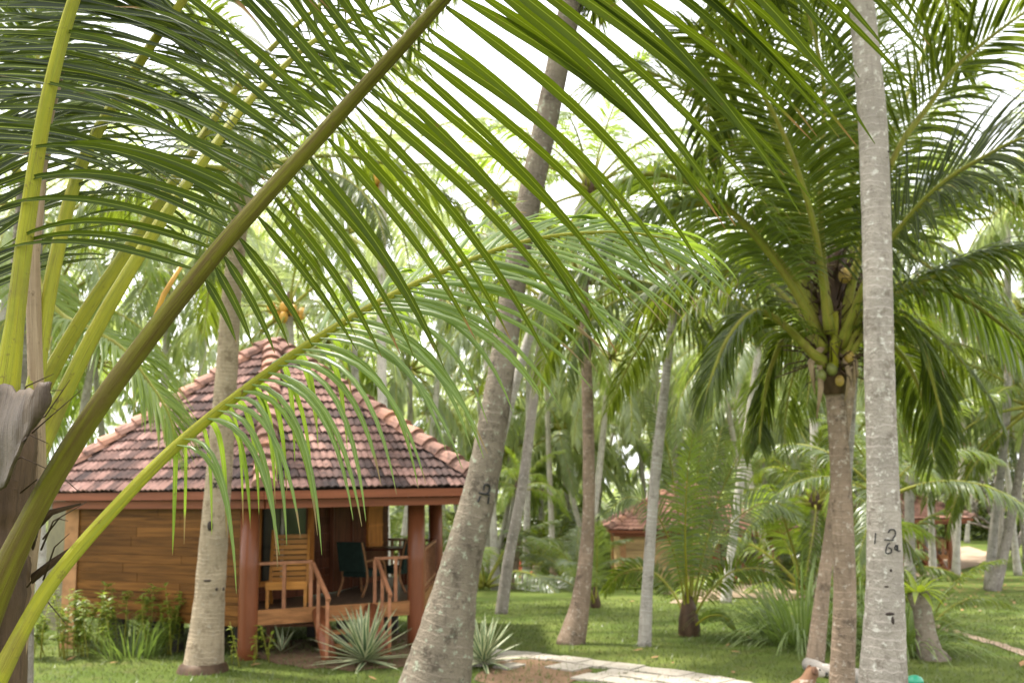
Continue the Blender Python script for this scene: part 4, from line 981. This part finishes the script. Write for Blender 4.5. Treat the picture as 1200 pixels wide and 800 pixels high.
# stump with bird's nest fern
b=gp(1085,772); root=empty('fern_stump',b,'old stump carrying a lime green fern on its top','stump'); mb=MB()
trunk_tube(mb,[b+V((.12,0,-.05)),b+V((.05,0,.2)),b+V((0,0,.7)),b+V((-.05,0,1.0))],[.28,.17,.15,.16],14,20,.08,4); mb.build('trunk',M['trunk_moss'],root,True)
mb=MB(); g=random.Random(3)
for i in range(20):
    a=i*2.4; el=-.1+1.3*i/20; blade(mb,b+V((-.05+math.cos(a)*.08,math.sin(a)*.08,1.0)),(math.cos(a)*math.cos(el),math.sin(a)*math.cos(el),math.sin(el)),.48*g.uniform(.8,1.1),.10,1.1,6)
mb.build('fern',M['bright'],root,True)
young('small feathery palm seedling rising behind the fern stump',1088,742,.42,9,'leaf',401,'mid',emin=25)
# banana plant, cycads by the bench
b=gp(912,672); root=empty('banana_plant',b,'yellow-green banana plant right of the tan-walled hut','plant'); mb=MB()
for i,(a,el) in enumerate(((0,1.45),(1,1.2),(2.6,1.15),(3.6,.8),(5,.9),(4.4,1.35))): blade(mb,b+V((0,0,1.0)),(math.cos(a)*math.cos(el),math.sin(a)*math.cos(el),math.sin(el)),2.4,.62,.7,7)
mb.build('leaf',M['bright'],root,True); mb=MB(); mb.tube([b+V((.35,0,-.05)),b+V((.1,0,.7)),b+V((0,0,1.4))],[.16,.13,.09],10); mb.build('stem',M['rach_dry'],root,True)
for px,py,sc,lab in ((629,685,.42,'small cycad with short trunk on the white gravel beside the red bench'),(649,680,.36,'small cycad on the white gravel, right of the one by the bench')):
    b=gp(px,py); root=empty('cycad',b,lab,'plant'); mb=MB(); mb.tube([b,b+V((0,0,.55)),b+V((0,0,.85))],[.24,.2,.16],10); mb.build('trunk',M['trunk_brown'],root,True); crown(root,b+V((0,0,.85)),14,sc,'far','leaf','rach_green',py,emin=5)
# red bench
b=gp(613,682); root=empty('garden_bench',b,'red painted bench on the lawn by the white gravel','bench'); root.rotation_euler=(0,0,R(-18))
M['red']=plain('red_paint',(.42,.10,.055),.5,.15,6)
def bp(mb,name): o=bpy.data.objects.new(name,mb.mesh(name,M['red'])); COL.objects.link(o); o.parent=root
mb=MB(); mb.box((0,0,.46),(1.5,.5,.06)); bp(mb,'seat')
mb=MB(); mb.hexa([V(p) for p in [(-.75,.22,.5),(-.1,.22,.5),(-.1,.28,.5),(-.75,.28,.5),(-.75,.34,1.05),(-.25,.34,1.05),(-.25,.40,1.05),(-.75,.40,1.05)]]); bp(mb,'backrest')
for x in (-.66,.66): mb=MB(); mb.box((x,0,.21),(.1,.46,.42)); bp(mb,'leg')
mb=MB(); mb.box((0,-.2,.33),(1.3,.04,.2)); bp(mb,'apron')
M['white_bark']=trunk_mat('bark_white',(.34,.31,.28),(.2,.16,.13),(.6,.58,.55),.5,5,.2)
# log behind the dog
b=gp(978,783); mb=MB(); p0,p1=gp(946,788),gp(1022,806); d=(p1-p0); g=random.Random(2)
mb.tube([p0+d*(i/8)+V((0,0,.11+g.uniform(-.01,.01))) for i in range(9)],[.092+g.uniform(-.012,.01) for _ in range(9)],12)
solo(mb,'fallen_log',M['white_bark'],b,'pale log lying on the grass behind the dog','log',smooth=True)
# green domed garden lamp
y=10.6; c=at(1072,793,y); b=V((c.x,y,0)); root=empty('garden_lamp',b,'short garden lamp with a green domed cap at the foot of the pale trunk','garden lamp')
M['green_plastic']=plain('green_plastic',(.02,.23,.13),.35,.1,8,.5); M['black_metal']=plain('black_metal',(.03,.03,.03),.5,.2,8)
h=c.z; mb=MB(); mb.lathe(b+V((0,0,h-.05)),[(.0,.072),(.035,.068),(.065,.052),(.082,.025),(.086,0),(.076,-.004),(.0,-.006)],18); mb.build('cap',M['green_plastic'],root,True)
mb=MB(); mb.lathe(b,[(.055,0),(.05,.03),(.025,.05),(.025,h-.19),(.05,h-.18),(.05,h-.05)],14); mb.build('post',M['black_metal'],root,True)

# ------------------------------------------------------------------ dog
def dog_mat():
    t=NT('dog_coat'); oc=t.coord('Object'); n=t.noise(4.2,3,.5,oc); n2=t.noise(60,3,.6,oc)
    sp=t.node('ShaderNodeSeparateXYZ'); t.link(oc,sp.inputs[0])
    f=t.step(n,.50,.54); col=t.mix(f,(.165,.095,.055),(.42,.37,.32))
    # white muzzle and chest
    mz=t.step(t.math('ADD',sp.outputs[0],t.math('MULTIPLY',n,.03)),.165,.185); hi=t.step(sp.outputs[2],.435,.445)
    col=t.mix(t.math('MULTIPLY',mz,hi),col,(.45,.41,.36)); 
    hd=t.math('MULTIPLY',hi,t.math('SUBTRACT',1.0,mz)); col=t.mix(hd,col,(.15,.08,.045))
    col=t.mix(t.math('MULTIPLY',n2,.3),col,(.25,.14,.08)); t.bump(n2,.004); return t.fin(col,.85,.2)
def skin(name,verts,edges,rads,mat,parent,sub=2):
    me=bpy.data.meshes.new(name); me.from_pydata([V(v) for v in verts],edges,[]); me.materials.append(mat); o=bpy.data.objects.new(name,me); COL.objects.link(o); o.parent=parent
    m=o.modifiers.new('skin','SKIN'); 
    if not me.skin_vertices: me.skin_vertices.new()
    for i,r_ in enumerate(rads):
        sv=me.skin_vertices[0].data[i]; sv.radius=r_ if hasattr(r_,'__len__') else (r_,r_); sv.use_root=(i==0)
    m.use_smooth_shade=True; s_=o.modifiers.new('sub','SUBSURF'); s_.levels=s_.render_levels=sub; return o
dy=11.5; c=at(950,786,dy); M['dog']=dog_mat()
db=V((c.x-.12,dy,0)); dog=empty('dog',db,'tan and white dog looking right, by the log at the bottom of the picture','dog'); dog.rotation_euler=(0,0,R(14))
hz=c.z-.47     # lift so that the head is where the photograph has it
sc=(c.z)/.505; dog.scale=(sc,sc,sc)
v=[(-.20,0,.20),(-.09,0,.27),(.02,0,.345),(.065,0,.395),(.09,0,.44),(.118,0,.492),(.165,0,.492),(.215,0,.472),(.248,0,.462),
   (-.32,0,.16),(-.42,0,.12),(-.50,0,.10)]
e=[(0,1),(1,2),(2,3),(3,4),(4,5),(5,6),(6,7),(7,8),(0,9),(9,10),(10,11)]; r_=[.11,.115,.105,.085,.068,.066,.052,.034,.025,.026,.016,.008]
def leg(a,pts,rs):
    i0=a
    for p,rr in zip(pts,rs): v.append(p); r_.append(rr); e.append((i0,len(v)-1)); i0=len(v)-1
for s_ in (-1,1):
    leg(2,[(.065,.055*s_,.22),(.065,.06*s_,.13),(.075,.06*s_,.035),(.11,.06*s_,.018)],[.038,.024,.019,.02])
    leg(0,[(-.14,.10*s_,.15),(-.03,.115*s_,.17),(-.10,.115*s_,.06),(-.06,.115*s_,.022),(.0,.115*s_,.018)],[.06,.045,.026,.02,.02])
skin('body',v,e,r_,M['dog'],dog)
M['dog_ear']=plain('dog_ear',(.11,.055,.03),.85,.2,20); M['nose']=plain('dog_nose',(.015,.012,.012),.3,.1,20)
for s_ in (-1,1):
    mb=MB(); mb.add([V((.100,.030*s_,.548)),V((.140,.046*s_,.546)),V((.118,.085*s_,.478)),V((.088,.068*s_,.500)),V((.102,.024*s_,.536)),V((.138,.038*s_,.534)),V((.112,.074*s_,.474)),V((.082,.058*s_,.496))],[(0,1,2,3),(7,6,5,4),(0,4,5,1),(1,5,6,2),(2,6,7,3),(3,7,4,0)])
    o=bpy.data.objects.new('ear',mb.mesh('ear',M['dog_ear'],True)); COL.objects.link(o); o.parent=dog
    mb=MB(); mb.ball((.178,.036*s_,.515),.010,8); o=bpy.data.objects.new('eye',mb.mesh('eye',M['nose'],True)); COL.objects.link(o); o.parent=dog
mb=MB(); mb.ball((.266,0,.472),(.014,.016,.012),8); o=bpy.data.objects.new('nose',mb.mesh('nose',M['nose'],True)); COL.objects.link(o); o.parent=dog

# ------------------------------------------------------------------ grass blades and leaf litter
M['turf']=leaf_mat('turf_blade',(.07,.10,.022),(.135,.15,.045),(.13,.17,.025),tf=.3,tipa=1.4,mid=(.1,.15,.03))
mb=MB(); g=random.Random(12)
for i in range(52000):
    y=12+ (g.random()**1.7)*20; x=g.uniform(-.56,.56)*y; h=g.uniform(.025,.075); a=g.uniform(0,6.28); w=.006+.0003*y
    dx,dy_=math.cos(a)*w,math.sin(a)*w; lx,ly=g.gauss(0,.6)*h,g.gauss(0,.6)*h; z=G(y)
    mb.add([(x-dx,y-dy_,z-.01),(x+dx,y+dy_,z-.01),(x+lx,y+ly,z+h)],[(0,1,2)],[(.2,.1),(.8,.1),(.4,.6)])
struct(mb,'grass',M['turf'],False,'stuff')
M['litter']=plain('dry_leaf',(.24,.13,.055),.8,.4,4); mb=MB()
for i in range(620):
    if i<560: p=gp(g.gauss(1150,45),g.gauss(682,14))
    else: p=gp(g.uniform(0,1200),g.uniform(690,800))
    a=g.uniform(0,6.28); s_=g.uniform(.05,.11); d=V((math.cos(a),math.sin(a),g.uniform(-.1,.3)))*s_; e_=V((-math.sin(a),math.cos(a),.1))*s_*.4; p=p+V((0,0,.04))
    mb.add([p-d,p+e_,p+d,p-e_],[(0,1,2,3)])
struct(mb,'fallen_leaves',M['litter'],False,'stuff')

# ------------------------------------------------------------------ light, sky, air
EL,AZ=R(66),R(-62)       # azimuth from +Y towards +X
w=bpy.data.worlds.new('World'); scene.world=w; w.use_nodes=True; nt=w.node_tree; bg=nt.nodes['Background']
sky=nt.nodes.new('ShaderNodeTexSky'); sky.sky_type='NISHITA'; sky.sun_disc=False; sky.sun_elevation=EL; sky.sun_rotation=AZ; sky.air_density=1.0; sky.dust_density=3.0
tc=nt.nodes.new('ShaderNodeTexCoord'); mp_=nt.nodes.new('ShaderNodeMapping'); mp_.inputs['Scale'].default_value=(1,1,2.2); nt.links.new(tc.outputs['Generated'],mp_.inputs[0])
nz=nt.nodes.new('ShaderNodeTexNoise'); nz.inputs['Scale'].default_value=2.2; nz.inputs['Detail'].default_value=6; nz.inputs['Roughness'].default_value=.6; nt.links.new(mp_.outputs[0],nz.inputs['Vector'])
rp_=nt.nodes.new('ShaderNodeValToRGB'); rp_.color_ramp.elements[0].position=.25; rp_.color_ramp.elements[0].color=(.5,.5,.5,1); rp_.color_ramp.elements[1].position=.55; nt.links.new(nz.outputs['Fac'],rp_.inputs[0])
mx=nt.nodes.new('ShaderNodeMix'); mx.data_type='RGBA'; nt.links.new(rp_.outputs[0],mx.inputs[0]); nt.links.new(sky.outputs[0],mx.inputs[6]); mx.inputs[7].default_value=(12.5,12.6,12.8,1)
nt.links.new(mx.outputs[2],bg.inputs['Color']); bg.inputs['Strength'].default_value=.088
sd=bpy.data.lights.new('sun','SUN'); so=bpy.data.objects.new('sun',sd); COL.objects.link(so); sd.energy=3.6; sd.angle=R(5); sd.color=(1,.95,.86)
dirv=V((math.sin(AZ)*math.cos(EL),math.cos(AZ)*math.cos(EL),math.sin(EL))); so.rotation_euler=(-dirv).to_track_quat('-Z','Y').to_euler()
so.location=(0,0,40)
HAZE=0.0
if HAZE:
    mb=MB(); mb.box((0,45,9),(330,180,34)); hm=bpy.data.materials.new('haze'); hm.use_nodes=True; n=hm.node_tree.nodes; n.remove(n['Principled BSDF'])
    pv=n.new('ShaderNodeVolumePrincipled'); pv.inputs['Color'].default_value=(.93,.96,.95,1); pv.inputs['Density'].default_value=HAZE; pv.inputs['Anisotropy'].default_value=.3
    hm.node_tree.links.new(pv.outputs[0],n['Material Output'].inputs['Volume']); struct(mb,'haze',hm,False,'stuff')
vs_=scene.view_settings; vs_.view_transform='Standard'; vs_.look='None'; vs_.exposure=1.55; vs_.gamma=1; vs_.use_curve_mapping=False
cy=scene.cycles
cy.max_bounces=7; cy.diffuse_bounces=3; cy.glossy_bounces=2; cy.transmission_bounces=4; cy.volume_bounces=1; cy.transparent_max_bounces=8
cy.use_denoising=True
try: cy.volume_step_rate=4
except Exception: pass
